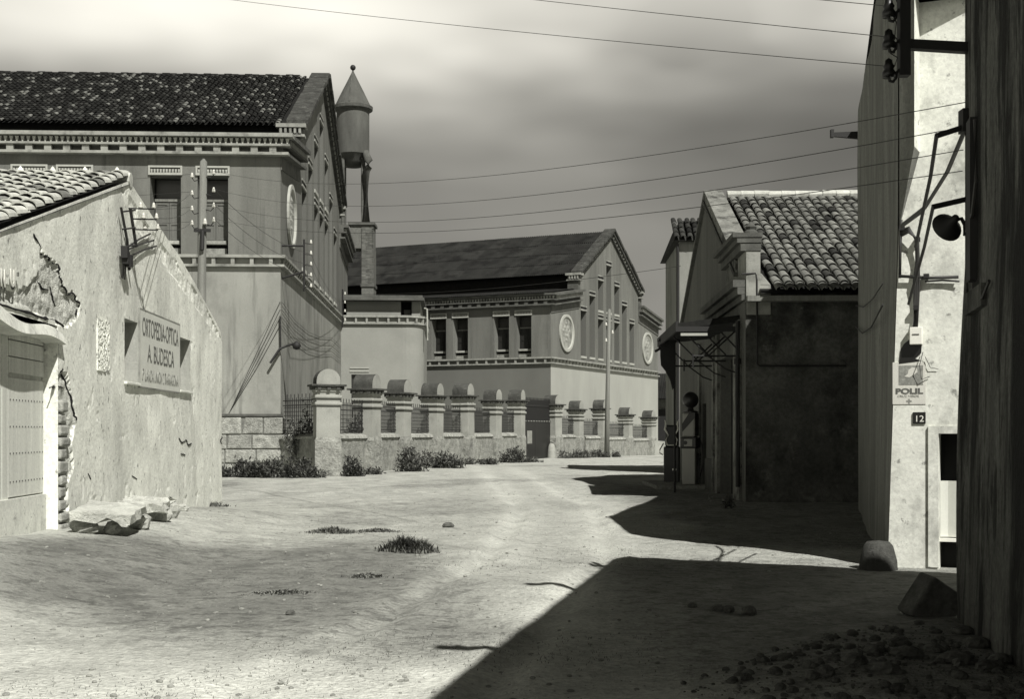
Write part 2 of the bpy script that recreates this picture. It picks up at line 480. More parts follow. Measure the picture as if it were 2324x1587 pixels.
# ------------------------------------------------------------------ ground
def build_ground():
    def axis(pts):
        out = []
        for a, b, st in pts:
            out.extend(np.arange(a, b, st).tolist())
        return out
    xs = axis([(-3000, -300, 900), (-300, -60, 40), (-60, -14, 3), (-14, 13, 0.12), (13, 60, 3), (60, 300, 40), (300, 3001, 900)])
    ys = axis([(-300, -30, 60), (-30, 5, 2), (5, 22, 0.10), (22, 50, 0.28), (50, 130, 1.0), (130, 400, 30), (400, 3001, 500)])
    X, Y = np.meshgrid(xs, ys)
    Z = gz_a(X, Y)
    nx, ny = len(xs), len(ys)
    co = np.stack([X.ravel(), Y.ravel(), Z.ravel()], 1)
    i = np.arange(nx * ny).reshape(ny, nx)
    fa = np.stack([i[:-1, :-1].ravel(), i[:-1, 1:].ravel(), i[1:, 1:].ravel(), i[1:, :-1].ravel()], 1)
    me = bpy.data.meshes.new("ground")
    me.from_pydata(co.tolist(), [], fa.tolist())
    me.materials.append(M['ground'])
    xx, yy = X.ravel(), Y.ravel()
    e = ((xx + 2.6) / 2.9) ** 2 + ((yy - 13.0) / 5.6) ** 2 + .9 * fbm(xx * .5 + 20, yy * .4, 4)
    gr = 1 - sstep(.35, 1.25, e)
    gr = np.maximum(gr, .55 * sstep(.05, .5, fbm(xx * .33 + 90, yy * .22 + 4, 4)) * sstep(15, 24, yy))   # thin patches farther off
    gr = np.maximum(gr, 1.0 * sstep(.3, 1.8, xx + .06 * (yy - 14)) * (1 - sstep(15.0, 17.5, yy + .3 * xx)))                     # shadow on the right deepened by a darker ground colour
    gr = np.maximum(gr, .95 * sstep(2.2, 3.6, xx + .8 * fbm(xx * .6, yy * .5 + 31, 3)) * sstep(17.5, 19.5, yy + .3 * xx) * (1 - sstep(34, 44, yy)))   # station yard colour darkened to deepen the shade lying on it
    gr = gr - .85 * (1 - sstep(7.0, 9.6, yy + .55 * xx + .5 * fbm(xx * .8, yy * .8, 3))) * (xx < 3)                # foreground brightening painted into the ground colour nearest the camera
    xc = np.interp(yy, [4, 10, 16, 26, 40, 60], [-1.6, -.5, .5, 1.0, .2, -1.0])
    for off in (-.78, .72):                                # wheels keep the tracks bare
        d_ = (xx - xc - off) / (.30 + .25 * vnoise(yy * .5 + off, yy * 0 + 2))
        gr = gr - .52 * np.exp(-d_ ** 2) * (1 - sstep(40, 70, yy)) * (.5 + .8 * vnoise(xx * 2.1, yy * .7))
    at_ = me.attributes.new("grass_shade_tone", 'FLOAT', 'POINT')
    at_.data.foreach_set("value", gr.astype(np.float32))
    me.polygons.foreach_set("use_smooth", [True] * len(me.polygons))
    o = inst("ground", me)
    o['kind'] = 'structure'
    o['label'] = 'bare dusty street with dry grass patches'
build_ground()

# low far ridge closing the view beyond the street
mb = MB()
pts = [(-900 + 60 * k, 420 + 40 * math.sin(k * 1.3), 0) for k in range(31)]
for a, b in zip(pts, pts[1:]):
    ha, hb = 9 + 4 * math.sin(a[0] * .011), 9 + 4 * math.sin(b[0] * .011)
    mb.poly([(a[0], a[1], -8), (b[0], b[1], -8), (b[0], b[1] + 40, hb), (a[0], a[1] + 40, ha)])
    mb.poly([(a[0], a[1] + 40, ha), (b[0], b[1] + 40, hb), (b[0], b[1] + 140, -8), (a[0], a[1] + 140, -8)])
mb.build("hills", 'haze_hill', kind='structure')

# ------------------------------------------------------------------ roof tiles
def tile_mesh(name, mats, w, ln, lift=0.035, th=0.014, n=7):
    """One curved cover tile; local x across, y up the slope, z off the roof."""
    mb = MB()
    def ring(y, r, z0):
        return [(r * math.cos(math.pi * k / n) * 1.0, y, z0 + r * 0.82 * math.sin(math.pi * k / n)) for k in range(n + 1)]
    r0, r1 = w * 0.5, w * 0.40
    A, B = ring(0, r0, lift), ring(ln, r1, 0.0)
    C = ring(0, r0 - th, lift - 0.004)
    D = ring(ln * .3, r0 - th * 1.6, lift * .6)
    o = len(mb.v)
    for g in (A, B, C, D):
        mb.v.extend(g)
    k1 = n + 1
    for k in range(n):
        mb.f += [(k, k + 1, k1 + k + 1, k1 + k), (2 * k1 + k, 2 * k1 + k + 1, k + 1, k), (3 * k1 + k, 3 * k1 + k + 1, 2 * k1 + k + 1, 2 * k1 + k)]
        mb.m += [0, 0, 0]
    return mb.mesh(name, mats, smooth=False)

def lay_tiles(roof, o, ux, uy, cols, rows, pitch, step, kinds, weights, w, ln, limit, skip=None, keyf=None, jit=0.012):
    ux, uy = Vector(ux).normalized(), Vector(uy).normalized()
    un = ux.cross(uy).normalized()
    o = Vector(o)
    meshes = [tile_mesh("tile", [k], w, ln) for k in kinds]
    allt = []
    for r in range(rows):
        for c in range(cols):
            if skip and skip(c, r):
                continue
            allt.append((r, c))
    allt.sort(key=keyf or (lambda rc: rc[0]))
    big = MB()
    rr = random.Random(5)
    for i, (r, c) in enumerate(allt):
        k = rr.choices(range(len(kinds)), weights)[0]
        p = o + ux * (c * pitch + rr.uniform(-jit, jit)) + uy * (r * step + rr.uniform(-jit, jit) * 2) + un * (0.012 + rr.uniform(0, .008))
        rot = Matrix.Rotation(rr.uniform(-.035, .035), 4, 'Z') @ Matrix.Rotation(rr.uniform(-.02, .02), 4, 'X')
        mt = frame(p, ux, uy, un) @ rot
        if i < limit:
            inst("roof_tile", meshes[k], roof, mt)
        else:
            me = meshes[k]
            big.add([mt @ v.co for v in me.vertices], [tuple(f.vertices) for f in me.polygons], k)
    if big.v:
        big.build("roof_tiles", list(kinds), roof, kind='stuff')

# ------------------------------------------------------------------ leaf plants
def leaf_plant(name, label, cat, x, y, rx, ry, h, n, ls, seed, mats=('leaf', 'leaf_b'), group=None, z=None, stems=9, upright=0.5):
    rr = random.Random(seed)
    root = thing(name, label, cat, (x, y, gz(x, y) if z is None else z), 0, group)
    st = MB()
    tips = []
    for i in range(stems):
        a = rr.uniform(0, 6.283); q = math.sqrt(rr.random())
        bx, by = rx * q * math.cos(a), ry * q * math.sin(a)
        hh = h * (rr.uniform(.45, 1.0) if rr.random() < .8 else rr.uniform(1.1, 1.5)) * (1 - .35 * q * q)
        lean = rr.uniform(.0, .35) * hh
        b = rr.uniform(0, 6.283)
        p = [(bx, by, -0.04)]
        for k in range(1, 4):
            f = k / 3
            p.append((bx + lean * f * f * math.cos(b), by + lean * f * f * math.sin(b), hh * f))
        st.tube(p, [0.012, 0.010, 0.007, 0.003], 4)
        tips.append(p)
    st.build("stem", mats[-1], root)
    fo = MB()
    for i in range(int(n * 1.7)):
        p = rr.choice(tips)
        f = rr.random() ** 0.7 * 3
        k = min(2, int(f)); f -= k
        c = Vector(p[k]).lerp(Vector(p[k + 1]), f) + Vector((rr.gauss(0, .19 * rx), rr.gauss(0, .19 * ry), rr.gauss(0, .10 * h)))
        c.z = max(c.z, 0.0)
        if c.z > h * 1.25: c.z = h * rr.uniform(.4, 1)
        s = ls * rr.uniform(.5, 1.3)
        d = Vector((rr.gauss(0, 1), rr.gauss(0, 1), rr.gauss(upright + .5, .8))).normalized()
        e = d.cross(Vector((rr.gauss(0, 1), rr.gauss(0, 1), rr.gauss(0, 1)))).normalized()
        fo.add([c - e * s * .1, c + d * s * .5 - e * s * .17, c + d * s, c + d * s * .5 + e * s * .17], [(0, 1, 2), (0, 2, 3)], 0 if rr.random() < .62 else 1)
    fo.build("foliage", list(mats), root)
    return root

def grass_tuft(label, x, y, rx, ry, h, n, seed, name="grass_tuft", group=None, m=('grass', 'leaf')):
    rr = random.Random(seed)
    mb = MB()
    z0 = gz(x, y)
    for i in range(n):
        bx, by = rx * rr.gauss(0, .5), ry * rr.gauss(0, .5)
        q = min(1.2, math.hypot(bx / rx, by / ry))
        bz = gz(x + bx, y + by) - z0 - .01
        hh = h * rr.uniform(.4, 1.1) * (1.1 - .6 * q)
        b = rr.uniform(0, 6.283); ln = hh * rr.uniform(.2, .9)
        w = 0.006 + 0.006 * rr.random()
        t = Vector((math.cos(b + 1.57) * w, math.sin(b + 1.57) * w, 0))
        p0 = Vector((bx, by, bz)); p1 = p0 + Vector((ln * .4 * math.cos(b), ln * .4 * math.sin(b), hh * .65)); p2 = p0 + Vector((ln * math.cos(b), ln * math.sin(b), hh))
        mb.add([p0 - t, p0 + t, p1 + t * .8, p1 - t * .8, p2], [(0, 1, 2, 3), (3, 2, 4)], 0 if rr.random() < .65 else 1)
    o = mb.build(name, list(m))
    o.location = (x, y, z0)
    return tag(o, label, "plant", group, 'stuff')

# ------------------------------------------------------------------ the two wine-cellar halls
def Pf(u, d, z): return (u, d, z)                     # street facade, running to the left of the corner
def Pg(u, d, z): return (-d, u, z)                    # gable, running back from the corner

def facade_window(root, P, u0, u1, z0, z1, dep, frame_m='white_trim', msh='shutter'):
    w = MB()                                          # lintel box with its little openings
    fz0, fz1 = z1 + 0.0, z1 + 0.36
    a, b = u0 - .06, u1 + .06
    w.pbox(P, a, b, -.07, .02, fz1 - .07, fz1)
    w.pbox(P, a, b, -.07, .02, fz0 + .005, fz0 + .09)
    w.pbox(P, a, a + .07, -.069, .02, fz0 + .09, fz1 - .07)
    w.pbox(P, b - .07, b, -.069, .02, fz0 + .09, fz1 - .07)
    win = w.build("window", frame_m, root)
    g = MB()
    g.pbox(P, a + .07, b - .07, -.012, .03, fz0 + .09, fz1 - .07)
    g.build("vent_back", 'trim_dark', win)
    t = MB()
    n = max(4, int((b - a - .14) / .105))
    for k in range(n):
        c = a + .07 + (b - a - .14) * (k + .5) / n
        t.hexa([P(c - .012, -.05, fz0 + .09), P(c + .012, -.05, fz0 + .09), P(c + .012, 0, fz0 + .09), P(c - .012, 0, fz0 + .09),
                P(c - .04, -.05, fz1 - .13), P(c + .04, -.05, fz1 - .13), P(c + .04, 0, fz1 - .13), P(c - .04, 0, fz1 - .13)])
    t.build("vent_teeth", frame_m, win, kind='stuff')
    b_ = MB()
    b_.poly([P(u0, dep, z0), P(u1, dep, z0), P(u1, dep, z1), P(u0, dep, z1)])
    b_.build("recess_back", 'dark', win)
    sz = z0 + .42
    s = MB()
    s.pbox(P, u0 + .03, u1 - .1, dep - .42, dep - .01, sz, sz + .14)
    s.build("sill", 'brick', win, bevel=.015)
    s = MB()
    s.pbox(P, u0 + .02, u1 - .12, dep - .30, dep - .012, z0 + .01, sz - .14)
    s.build("apron", 'trim', win)
    zt = z0 + (z1 - z0) * .70
    s = MB()
    s.pbox(P, u0 + .04, u1 - .04, dep - .16, dep - .02, zt, zt + .10)
    s.build("transom", 'wood_old', win)
    uu = np.linspace(u0 + .05, u1 - .05, 3)
    for i in range(2):
        s = MB()
        a, b = uu[i] + .008, uu[i + 1] - .008
        s.pbox(P, a, b, dep - .09, dep - .03, sz + .14, zt)
        for zz in (sz + .2, sz + .14 + (zt - sz - .14) * .42, zt - .12):
            s.pbox(P, a, b, dep - .12, dep - .091, zz, zz + .09)
        s.pbox(P, a, a + .07, dep - .119, dep - .092, sz + .141, zt - .001)
        s.pbox(P, b - .07, b, dep - .119, dep - .092, sz + .141, zt - .001)
        s.build("shutter", msh, win)
    s = MB()
    s.pbox(P, u0 + .08, u1 - .08, dep - .06, dep - .025, zt + .12, z1 - .05)
    s.build("fanlight", 'glass', win)
    return win

def relief_disc(root, P, u, z, r):
    n = 36
    d = MB()
    ang = [2 * math.pi * k / n for k in range(n)]
    for (ra, da), (rb, db) in (((r, -.02), (r, -.12)), ((r, -.12), (r * .86, -.12)), ((r * .86, -.12), (r * .82, -.03))):
        for a, b in zip(ang, ang[1:] + ang[:1]):
            d.poly([P(u + ra * math.cos(a), da, z + ra * math.sin(a)), P(u + ra * math.cos(b), da, z + ra * math.sin(b)),
                    P(u + rb * math.cos(b), db, z + rb * math.sin(b)), P(u + rb * math.cos(a), db, z + rb * math.sin(a))])
    disc = d.build("medallion", 'white_trim', root)
    d = MB()
    d.poly([P(u + r * .83 * math.cos(a), -.03, z + r * .83 * math.sin(a)) for a in ang])
    d.build("medallion_field", 'trim', disc)
    d = MB()                                          # a stylised vine of leaves and a cluster, in relief
    for (cu, cz, rr_) in ((0, .1, .22), (-.2, .28, .2), (.2, .28, .2), (-.1, -.14, .17), (.1, -.14, .17), (0, -.38, .15), (-.42, .1, .16), (.42, .1, .16), (0, .5, .13)):
        pts = []
        for k in range(10):
            a = 2 * math.pi * k / 10
            q = r * rr_ * (1.0 if k % 2 else .72)
            pts.append((u + r * cu + q * math.cos(a), z + r * cz + q * math.sin(a)))
        for (a1, b1), (a2, b2) in zip(pts, pts[1:] + pts[:1]):
            d.poly([P(a1, -.031, b1), P(a2, -.031, b2), P(u + r * cu, -.1, z + r * cz)])
    d.build("relief", 'trim', disc)

def hall(name, label, loc, th, p):
    root = thing(name, label, "building", loc, th)
    Ln, W, n0, n1 = p['L'], p['W'], p['n0'], p['n1']
    c = W / 2
    zs0, zs1 = p['zs']                                # string course
    zao, zai, zn, zap = p['zao'], p['zai'], p['zn'], p['zap']
    def zt(u):
        if u < n0: return zao + (zai - zao) * u / n0
        if u > n1: return zao + (zai - zao) * (W - u) / (W - n1)
        return zn + (zap - zn) * (1 - abs(u - c) / (c - n0))
    mlow, mup, mglow = p['mlow'], p['mup'], p['mglow']
    base = p.get('zbase', -0.6)
    # walls
    w = MB(); holed_wall(w, Pf, [-Ln, 0], base, lambda u: zs1, [], 0); w.build("lower_wall", mlow, root)
    w = MB(); holed_wall(w, Pg, [0, W], base, lambda u: zs1, [], 0); w.build("lower_gable_wall", mglow, root)
    w = MB(); holed_wall(w, Pf, [-Ln, 0], zs1, lambda u: zao - .05, [(a, b, p['wz'][0], p['wz'][1]) for a, b in p['win']], p['wd'])
    w.build("upper_wall", mup, root)
    nich = p['nich']
    w = MB()
    holed_wall(w, Pg, [0, n0, c, n1, W], zs1, lambda u: zt(u), nich, 0)
    w.build("upper_gable_wall", mup, root)
    for (u0, u1, z0, z1) in nich:
        w = MB()
        wedge_niche(w, Pg, u0, u1, z0, z1, p['nd'], (z0 + z1) / 2, p['nd'])
        nn = w.build("niche", p['mniche'], root)
        w = MB()
        w.pbox(Pg, u0 - .06, u1 + .06, -.05, .02, z1 + .02, z1 + .13)
        w.pbox(Pg, u0 - .06, u1 + .06, -.05, .02, z1 + .30, z1 + .38)
        w.build("lintel", 'trim', nn)
        w = MB()
        w.pbox(Pg, u0, u1, -.012, .02, z1 + .13, z1 + .30)
        w.build("lintel_slot", 'dark', nn)
        w = MB()
        w.pbox(Pg, u0 + .02, u1 - .02, -.05, .09, z0 + .002, z0 + .16)
        w.build("niche_sill", 'white_trim', nn)
    for a, b in p['win']:
        facade_window(root, Pf, a, b, p['wz'][0], p['wz'][1], p['wd'], msh=p.get('msh', 'shutter'))
    for u in p['disc']:
        relief_disc(root, Pg, u, p['zdisc'], 1.28)
    # far sides
    w = MB()
    w.poly([(-Ln, 0, base), (-Ln, W, base), (-Ln, W, zao), (-Ln, n1, zai), (-Ln, n1, zn), (-Ln, c, zap), (-Ln, n0, zn), (-Ln, n0, zai), (-Ln, 0, zao)])
    w.poly([(-Ln, W, base), (0, W, base), (0, W, zao), (-Ln, W, zao)])
    w.build("rear_wall", mlow, root)
    # string course with brackets
    s = MB()
    s.pbox(Pf, -Ln, .20, -.20, .02, zs1 - .08, zs1 + .03); s.pbox(Pf, -Ln, .16, -.16, .02, zs0 - .02, zs0 + .07)
    s.pbox(Pg, 0.0, W, -.20, .02, zs1 - .08, zs1 + .03); s.pbox(Pg, 0.0, W, -.16, .02, zs0 - .02, zs0 + .07)
    sc = s.build("string_course", 'trim', root)
    s = MB(); s.pbox(Pf, -.07, .07, -.15, .02, zs0 + .07, zs1 - .08)
    bm_ = s.mesh("bracket", ['trim'])
    u = -.35
    while u > -p['vis']:
        inst("bracket", bm_, sc, Matrix.Translation((u, 0, 0))); u -= .72
    s = MB()
    zm = zs1 - .08
    s.add([Pg(-.16, -.15, zm), Pg(.16, -.15, zm), Pg(.10, -.04, zs0 + .08), Pg(-.10, -.04, zs0 + .08), Pg(-.16, 0.02, zm), Pg(.16, 0.02, zm), Pg(.10, 0.02, zs0 + .08), Pg(-.10, .02, zs0 + .08)],
          [(0, 1, 2, 3), (0, 3, 7, 4), (1, 5, 6, 2), (2, 6, 7, 3)])
    bm_ = s.mesh("bracket", ['trim'])
    u = .36
    while u < W - .2:
        inst("bracket", bm_, sc, Matrix.Translation((0, u, 0))); u += .60
    # eaves cornice on the street side
    zc = zao
    s = MB()
    s.pbox(Pf, -Ln, .34, -.34, .02, zc - .74, zc - .64); s.pbox(Pf, -Ln, .40, -.40, .02, zc - .42, zc - .34)
    s.pbox(Pf, -Ln, .52, -.52, .02, zc - .10, zc + .04)
    co = s.build("cornice", p['mcorn'], root)
    s = MB(); s.pbox(Pf, -Ln, .10, -.10, .02, zc - .64, zc - .42); s.build("cornice_frieze", 'trim_dark', co)
    s = MB(); s.pbox(Pf, -Ln, .24, -.24, .02, zc - .34, zc - .10); s.build("cornice_bed", 'trim_dark', co)
    s = MB(); s.pbox(Pf, -.13, .13, -.33, -.10, zc - .638, zc - .424)
    bm_ = s.mesh("modillion", [p['mcorn']])
    u = -.25
    while u > -p['vis']:
        inst("modillion", bm_, co, Matrix.Translation((u, 0, 0))); u -= .70
    s = MB()
    u = .3
    while u > -p['vis']:
        s.hexa([Pf(u - .02, -.36, zc - .338), Pf(u + .02, -.36, zc - .338), Pf(u + .02, -.24, zc - .338), Pf(u - .02, -.24, zc - .338),
                Pf(u - .07, -.36, zc - .13), Pf(u + .07, -.36, zc - .13), Pf(u + .07, -.24, zc - .13), Pf(u - .07, -.24, zc - .13)])
        u -= .21
    s.build("dentils", 'white_trim' if p['mcorn'] == 'trim' else 'trim', co, kind='stuff')
    # gable cornices: aisle eaves, nave verges
    for (ua, ub) in ((0.0, n0), (W, n1)):
        a, b = (ua, zao), (ub, zai)
        s = MB()
        s.vbox(Pg, a, b, -.10, .06, -.52, .3); s.vbox(Pg, a, b, -.42, -.34, -.40, .02); s.vbox(Pg, a, b, -.74, -.64, -.34, .02)
        s.vbox(Pg, a, b, -.34, -.10, -.24, .02, 1); s.vbox(Pg, a, b, -.64, -.42, -.10, .02, 1)
        s.vbox(Pg, a, b, -1.25, -.74, -.05, .02, 1)
        e = s.build("aisle_cornice", [p['mcorn2'], 'trim_dark'], root)
        s = MB()
        ln = abs(ub - ua); k = .2
        while k < ln - .1:
            f = k / ln
            u = ua + (ub - ua) * f; z = zao + (zai - zao) * f
            s.pbox(Pg, u - .05, u + .05, -.38, -.2, z - .335, z - .12); k += .21
        s.build("dentils", 'trim', e, kind='stuff')
    for (ua, ub) in ((n0 - .45, c), (n1 + .45, c)):
        sl = (zap - zn) / (c - n0)
        za = zn - .45 * sl
        a, b = (ua, za), (ub, zap)
        s = MB()
        s.vbox(Pg, a, b, -.16, .06, -.30, p['cop'] * .6, 0); s.vbox(Pg, a, b, -.42, -.30, -.16, .02, 0)
        e = s.build("verge_coping", p['mcop'], root)
        npc = 9
        for q_ in range(npc):                         # the coping is laid in separate slabs
            f0, f1 = q_ / npc + .004, (q_ + 1) / npc - .004
            s = MB()
            k0, k1_ = random.uniform(-.02, .02), random.uniform(-.03, .03)
            s.vbox(Pg, (ua + (ub - ua) * f0, za + (zap - za) * f0 + k0), (ua + (ub - ua) * f1, za + (zap - za) * f1 + k0), .065, .28, -.42 + k1_, p['cop'] + k1_)
            inst("coping_slab", s.mesh("coping_slab", [p['mcop']]), e, bevel=.02)
        s = MB()
        ln = abs(ub - ua); k = .3
        while k < ln - .2:
            f = k / ln
            u = ua + (ub - ua) * f; z = za + (zap - za) * f
            s.pbox(Pg, u - .07, u + .07, -.2, .0, z - .29, z - .13); k += .36
        s.build("dentils", 'trim', e, kind='stuff')
    for uu, sg in ((n0, -1), (n1, 1)):                # cornice returns where the nave steps up
        s = MB()
        a, b = sorted((uu + sg * .55, uu + sg * -.05))
        s.pbox(Pg, a, b, -.36, p['ret'], zn - .28, zn - .12); s.pbox(Pg, a + .08, b - .03, -.30, p['ret'] - .05, zn - .66, zn - .56)
        s.pbox(Pg, a + .2, b - .01, -.10, p['ret'] - .1, zai - .2, zn - .70, 1)
        s.pbox(Pg, a + .16, b - .02, -.18, p['ret'] - .08, zn - .56, zn - .28, 1)
        k = .0
        while k < p['ret']:
            s.box(-k - .05 + .1, -k + .05 + .1, (a + .04) if sg < 0 else (b - .13), (a + .17) if sg < 0 else (b - .02), zn - .53, zn - .29); k += .2
        s.build("cornice_return", ['trim', 'trim_dark'], root)
    # roofs
    s = MB()
    s.poly([(-Ln, -.45, zao - .02), (.05, -.45, zao - .02), (.05, n0, zai + .02), (-Ln, n0, zai + .02)])
    s.poly([(-Ln, n0, zai - .2), (-.06, n0, zai - .2), (-.06, n0, zn), (-Ln, n0, zn)])
    s.build("aisle_roof", 'pan', root)
    s = MB()
    s.poly([(-Ln, W + .3, zao), (.05, W + .3, zao), (.05, n1, zai + .02), (-Ln, n1, zai + .02)])
    s.poly([(-Ln, n1, zai - .2), (-.06, n1, zai - .2), (-.06, n1, zn), (-Ln, n1, zn)])
    s.build("aisle_roof", 'pan', root)
    s = MB()
    sl = (zap - zn) / (c - n0)
    y0, z0 = n0 - .4, zn - .4 * sl
    s.poly([(-Ln, y0, z0), (-.08, y0, z0), (-.08, c, zap), (-Ln, c, zap)])
    s.poly([(-Ln, W - y0, z0), (-.08, W - y0, z0), (-.08, c, zap), (-Ln, c, zap)])
    roof = s.build("nave_roof", 'pan', root)
    return root, roof, dict(y0=y0, z0=z0, sl=sl, c=c)

O1 = Vector((-8.83, 48.5, 0))
TH1 = math.atan(0.0457)
ts1 = [14.9 + 2.45 * k for k in range(-3, 4)]
tz1 = [12.25, 13.75, 15.35, 16.95, 15.5, 13.95, 12.5]
nich1 = []
for k, (t, z) in enumerate(zip(ts1, tz1)):
    if 2 <= k <= 4:
        nich1 += [(t - .75, t + .75, 8.6, 12.35), (t - .75, t + .75, 12.95, z)]
    else:
        nich1.append((t - .75, t + .75, 8.6, z))
hall1, roof1, g1 = hall("wine_cellar_hall", "large grey rendered hall with tall gable, dark tiled roof and shuttered windows",
    O1, TH1, dict(L=26, W=30.6, n0=5.7, n1=24.9, zs=(7.9, 8.30), zao=12.85, zai=13.5, zn=14.75, zap=19.35,
    win=[(-4.92, -3.76), (-3.14, -1.98), (-10.05, -8.80), (-8.36, -7.10)], wz=(8.36, 11.35), wd=.75, nich=nich1, nd=.75, nk=1.5,
    disc=[2.9], zdisc=10.3, vis=13, mlow='cellar_lower', mup='cellar_upper', mglow='cellar_lower', mcorn='trim', mcorn2='trim_dark',
    mcop='coping', cop=.5, ret=.9, mniche='gable_niche', zbase=-.5))
cs, sn = 1 / math.sqrt(1 + g1['sl'] ** 2), g1['sl'] / math.sqrt(1 + g1['sl'] ** 2)
def tiles_on(roof, o, ux, uy, *a, **k):
    lay_tiles(roof, o, ux, uy, *a, **k)
tiles_on(roof1, (-17.4, g1['y0'] - .12, g1['z0'] + .0), (1, 0, 0), (0, cs, sn), 70, 26, .24, .425,
         ['tile_a', 'tile_b', 'tile_c'], [.60, .28, .12], .20, .50, 300, jit=.02)
mb = MB()                                             # ridge tiles of the great roof
for k in range(50):
    x = -1.1 - k * .34
    mb.tube([(x, g1['c'], 19.38 + .02 * math.sin(k * 2.1)), (x - .36, g1['c'], 19.40 + .02 * math.sin(k * 2.1))], [.13, .11], 7)
mb.build("ridge_tiles", 'tile_a', roof1, kind='stuff')

# ashlar plinth at the street corner of the great hall
pl = MB(); pl.box(-9, .06, -.08, .3, -.5, 2.18); plinth = pl.build("plinth", 'mortar', hall1)
rr = random.Random(3)
rows = [(-.3, .38), (.40, .92), (.94, 1.48), (1.50, 2.14)]
for r, (za, zb) in enumerate(rows):
    x = .10
    while x > -4.6:
        wv = rr.uniform(.62, 1.2)
        a, b = x - wv + .02, x - .012
        s = MB()
        k = rr.uniform(.0, .035); j = rr.uniform(-.05, .05) if r < 3 else rr.uniform(-.2, .2)
        s.hexa([(a, -.11 - k, za + rr.uniform(0, .03)), (b, -.11 - k, za + rr.uniform(0, .03)), (b, .1, za), (a, .1, za),
                (a + (j if x < 0 else 0), -.11 - k, zb - rr.uniform(0, .03)), (b, -.11 - k, zb - rr.uniform(0, .03)), (b, .1, zb), (a, .1, zb)])
        inst("ashlar_block", s.mesh("ashlar_block", ['stone']), plinth, bevel=.035)
        x -= wv
    y = .14
    while y < 3.2:
        wv = rr.uniform(.6, 1.0)
        s = MB(); s.box(-.1, .10 + rr.uniform(0, .03), y, y + wv - .02, za, zb - .015)
        inst("ashlar_block", s.mesh("ashlar_block", ['stone']), plinth, bevel=.035)
        y += wv
s = MB(); s.box(-9, .08, -.14, -.01, 2.18, 2.27); s.build("plinth_ledge", 'trim_dark', plinth)

O2 = Vector((2.56, 84, 0))
TH2 = -math.atan(0.46)
tz2 = [10.07, 11.28, 12.57, 13.85, 12.5, 11.2, 9.95]
nich2 = []
for k, z in enumerate(tz2):
    t = 11.0 + 1.70 * (k - 3)
    if 2 <= k <= 4:
        nich2 += [(t - .53, t + .53, 6.75, 9.75), (t - .53, t + .53, 10.25, z)]
    else:
        nich2.append((t - .53, t + .53, 6.75, z))
hall2, roof2, g2 = hall("wine_cellar_hall", "far cellar hall with steep gable, stepped blind niches and corrugated roof",
    O2, TH2, dict(L=30, W=22.6, n0=5.0, n1=17.6, zs=(6.12, 6.52), zao=10.7, zai=11.45, zn=12.75, zap=16.4,
    win=[(-8.94, -7.80), (-7.26, -6.12), (-4.16, -3.04), (-2.54, -1.40)], wz=(6.58, 9.36), wd=.75, nich=nich2, nd=.7, nk=1.45,
    disc=[2.65, 19.8], zdisc=8.3, vis=12, mlow='far_lower', mup='cellar_upper', mglow='far_white', mcorn='trim_dark', mcorn2='trim_dark',
    mcop='coping', cop=.42, ret=.8, mniche='gable_niche', msh='pump_dark', zbase=-1.5))

def corr_panel(w, ln, n=7, amp=.03):
    mb = MB()
    k = n * 4
    pts = [(w * i / k, amp * math.sin(2 * math.pi * n * i / k)) for i in range(k + 1)]
    for (x0, z0), (x1, z1) in zip(pts, pts[1:]):
        mb.poly([(x0, 0, z0 + .03), (x1, 0, z1 + .03), (x1, ln, z1), (x0, ln, z0)])
    return mb.mesh("roof_sheet", ['sheet'])
cs2, sn2 = 1 / math.sqrt(1 + g2['sl'] ** 2), g2['sl'] / math.sqrt(1 + g2['sl'] ** 2)
pm = corr_panel(1.12, 2.12)
sl_len = (g2['c'] - g2['y0']) / cs2
for r in range(4):
    for c in range(27):
        o = Vector((-.5 - (c + 1) * 1.1 + (.12 if r % 2 else 0), g2['y0'] - .1, g2['z0'] + .04)) + Vector((0, cs2, sn2)) * (r * (sl_len - 2.05) / 3)
        mt = frame(o, Vector((1, 0, 0)), Vector((0, cs2, sn2)), Vector((0, -sn2, cs2))) @ Matrix.Rotation(random.uniform(-.006, .006), 4, 'Z') @ Matrix.Rotation(random.uniform(-.004, .006), 4, 'X')
        inst("roof_sheet", pm, roof2, mt)
sla = (11.45 - 10.7) / 5.0
ca, sa = 1 / math.sqrt(1 + sla ** 2), sla / math.sqrt(1 + sla ** 2)
pm2 = corr_panel(1.12, 2.9)
ar2 = [o for o in hall2.children if o.name.startswith("aisle_roof")][0]
for r in range(2):
    for c in range(27):
        o = Vector((-.2 - (c + 1) * 1.1, -.62, 10.74)) + Vector((0, ca, sa)) * (r * 2.75)
        inst("roof_sheet", pm2, ar2, frame(o, Vector((1, 0, 0)), Vector((0, ca, sa)), Vector((0, -sa, ca))))

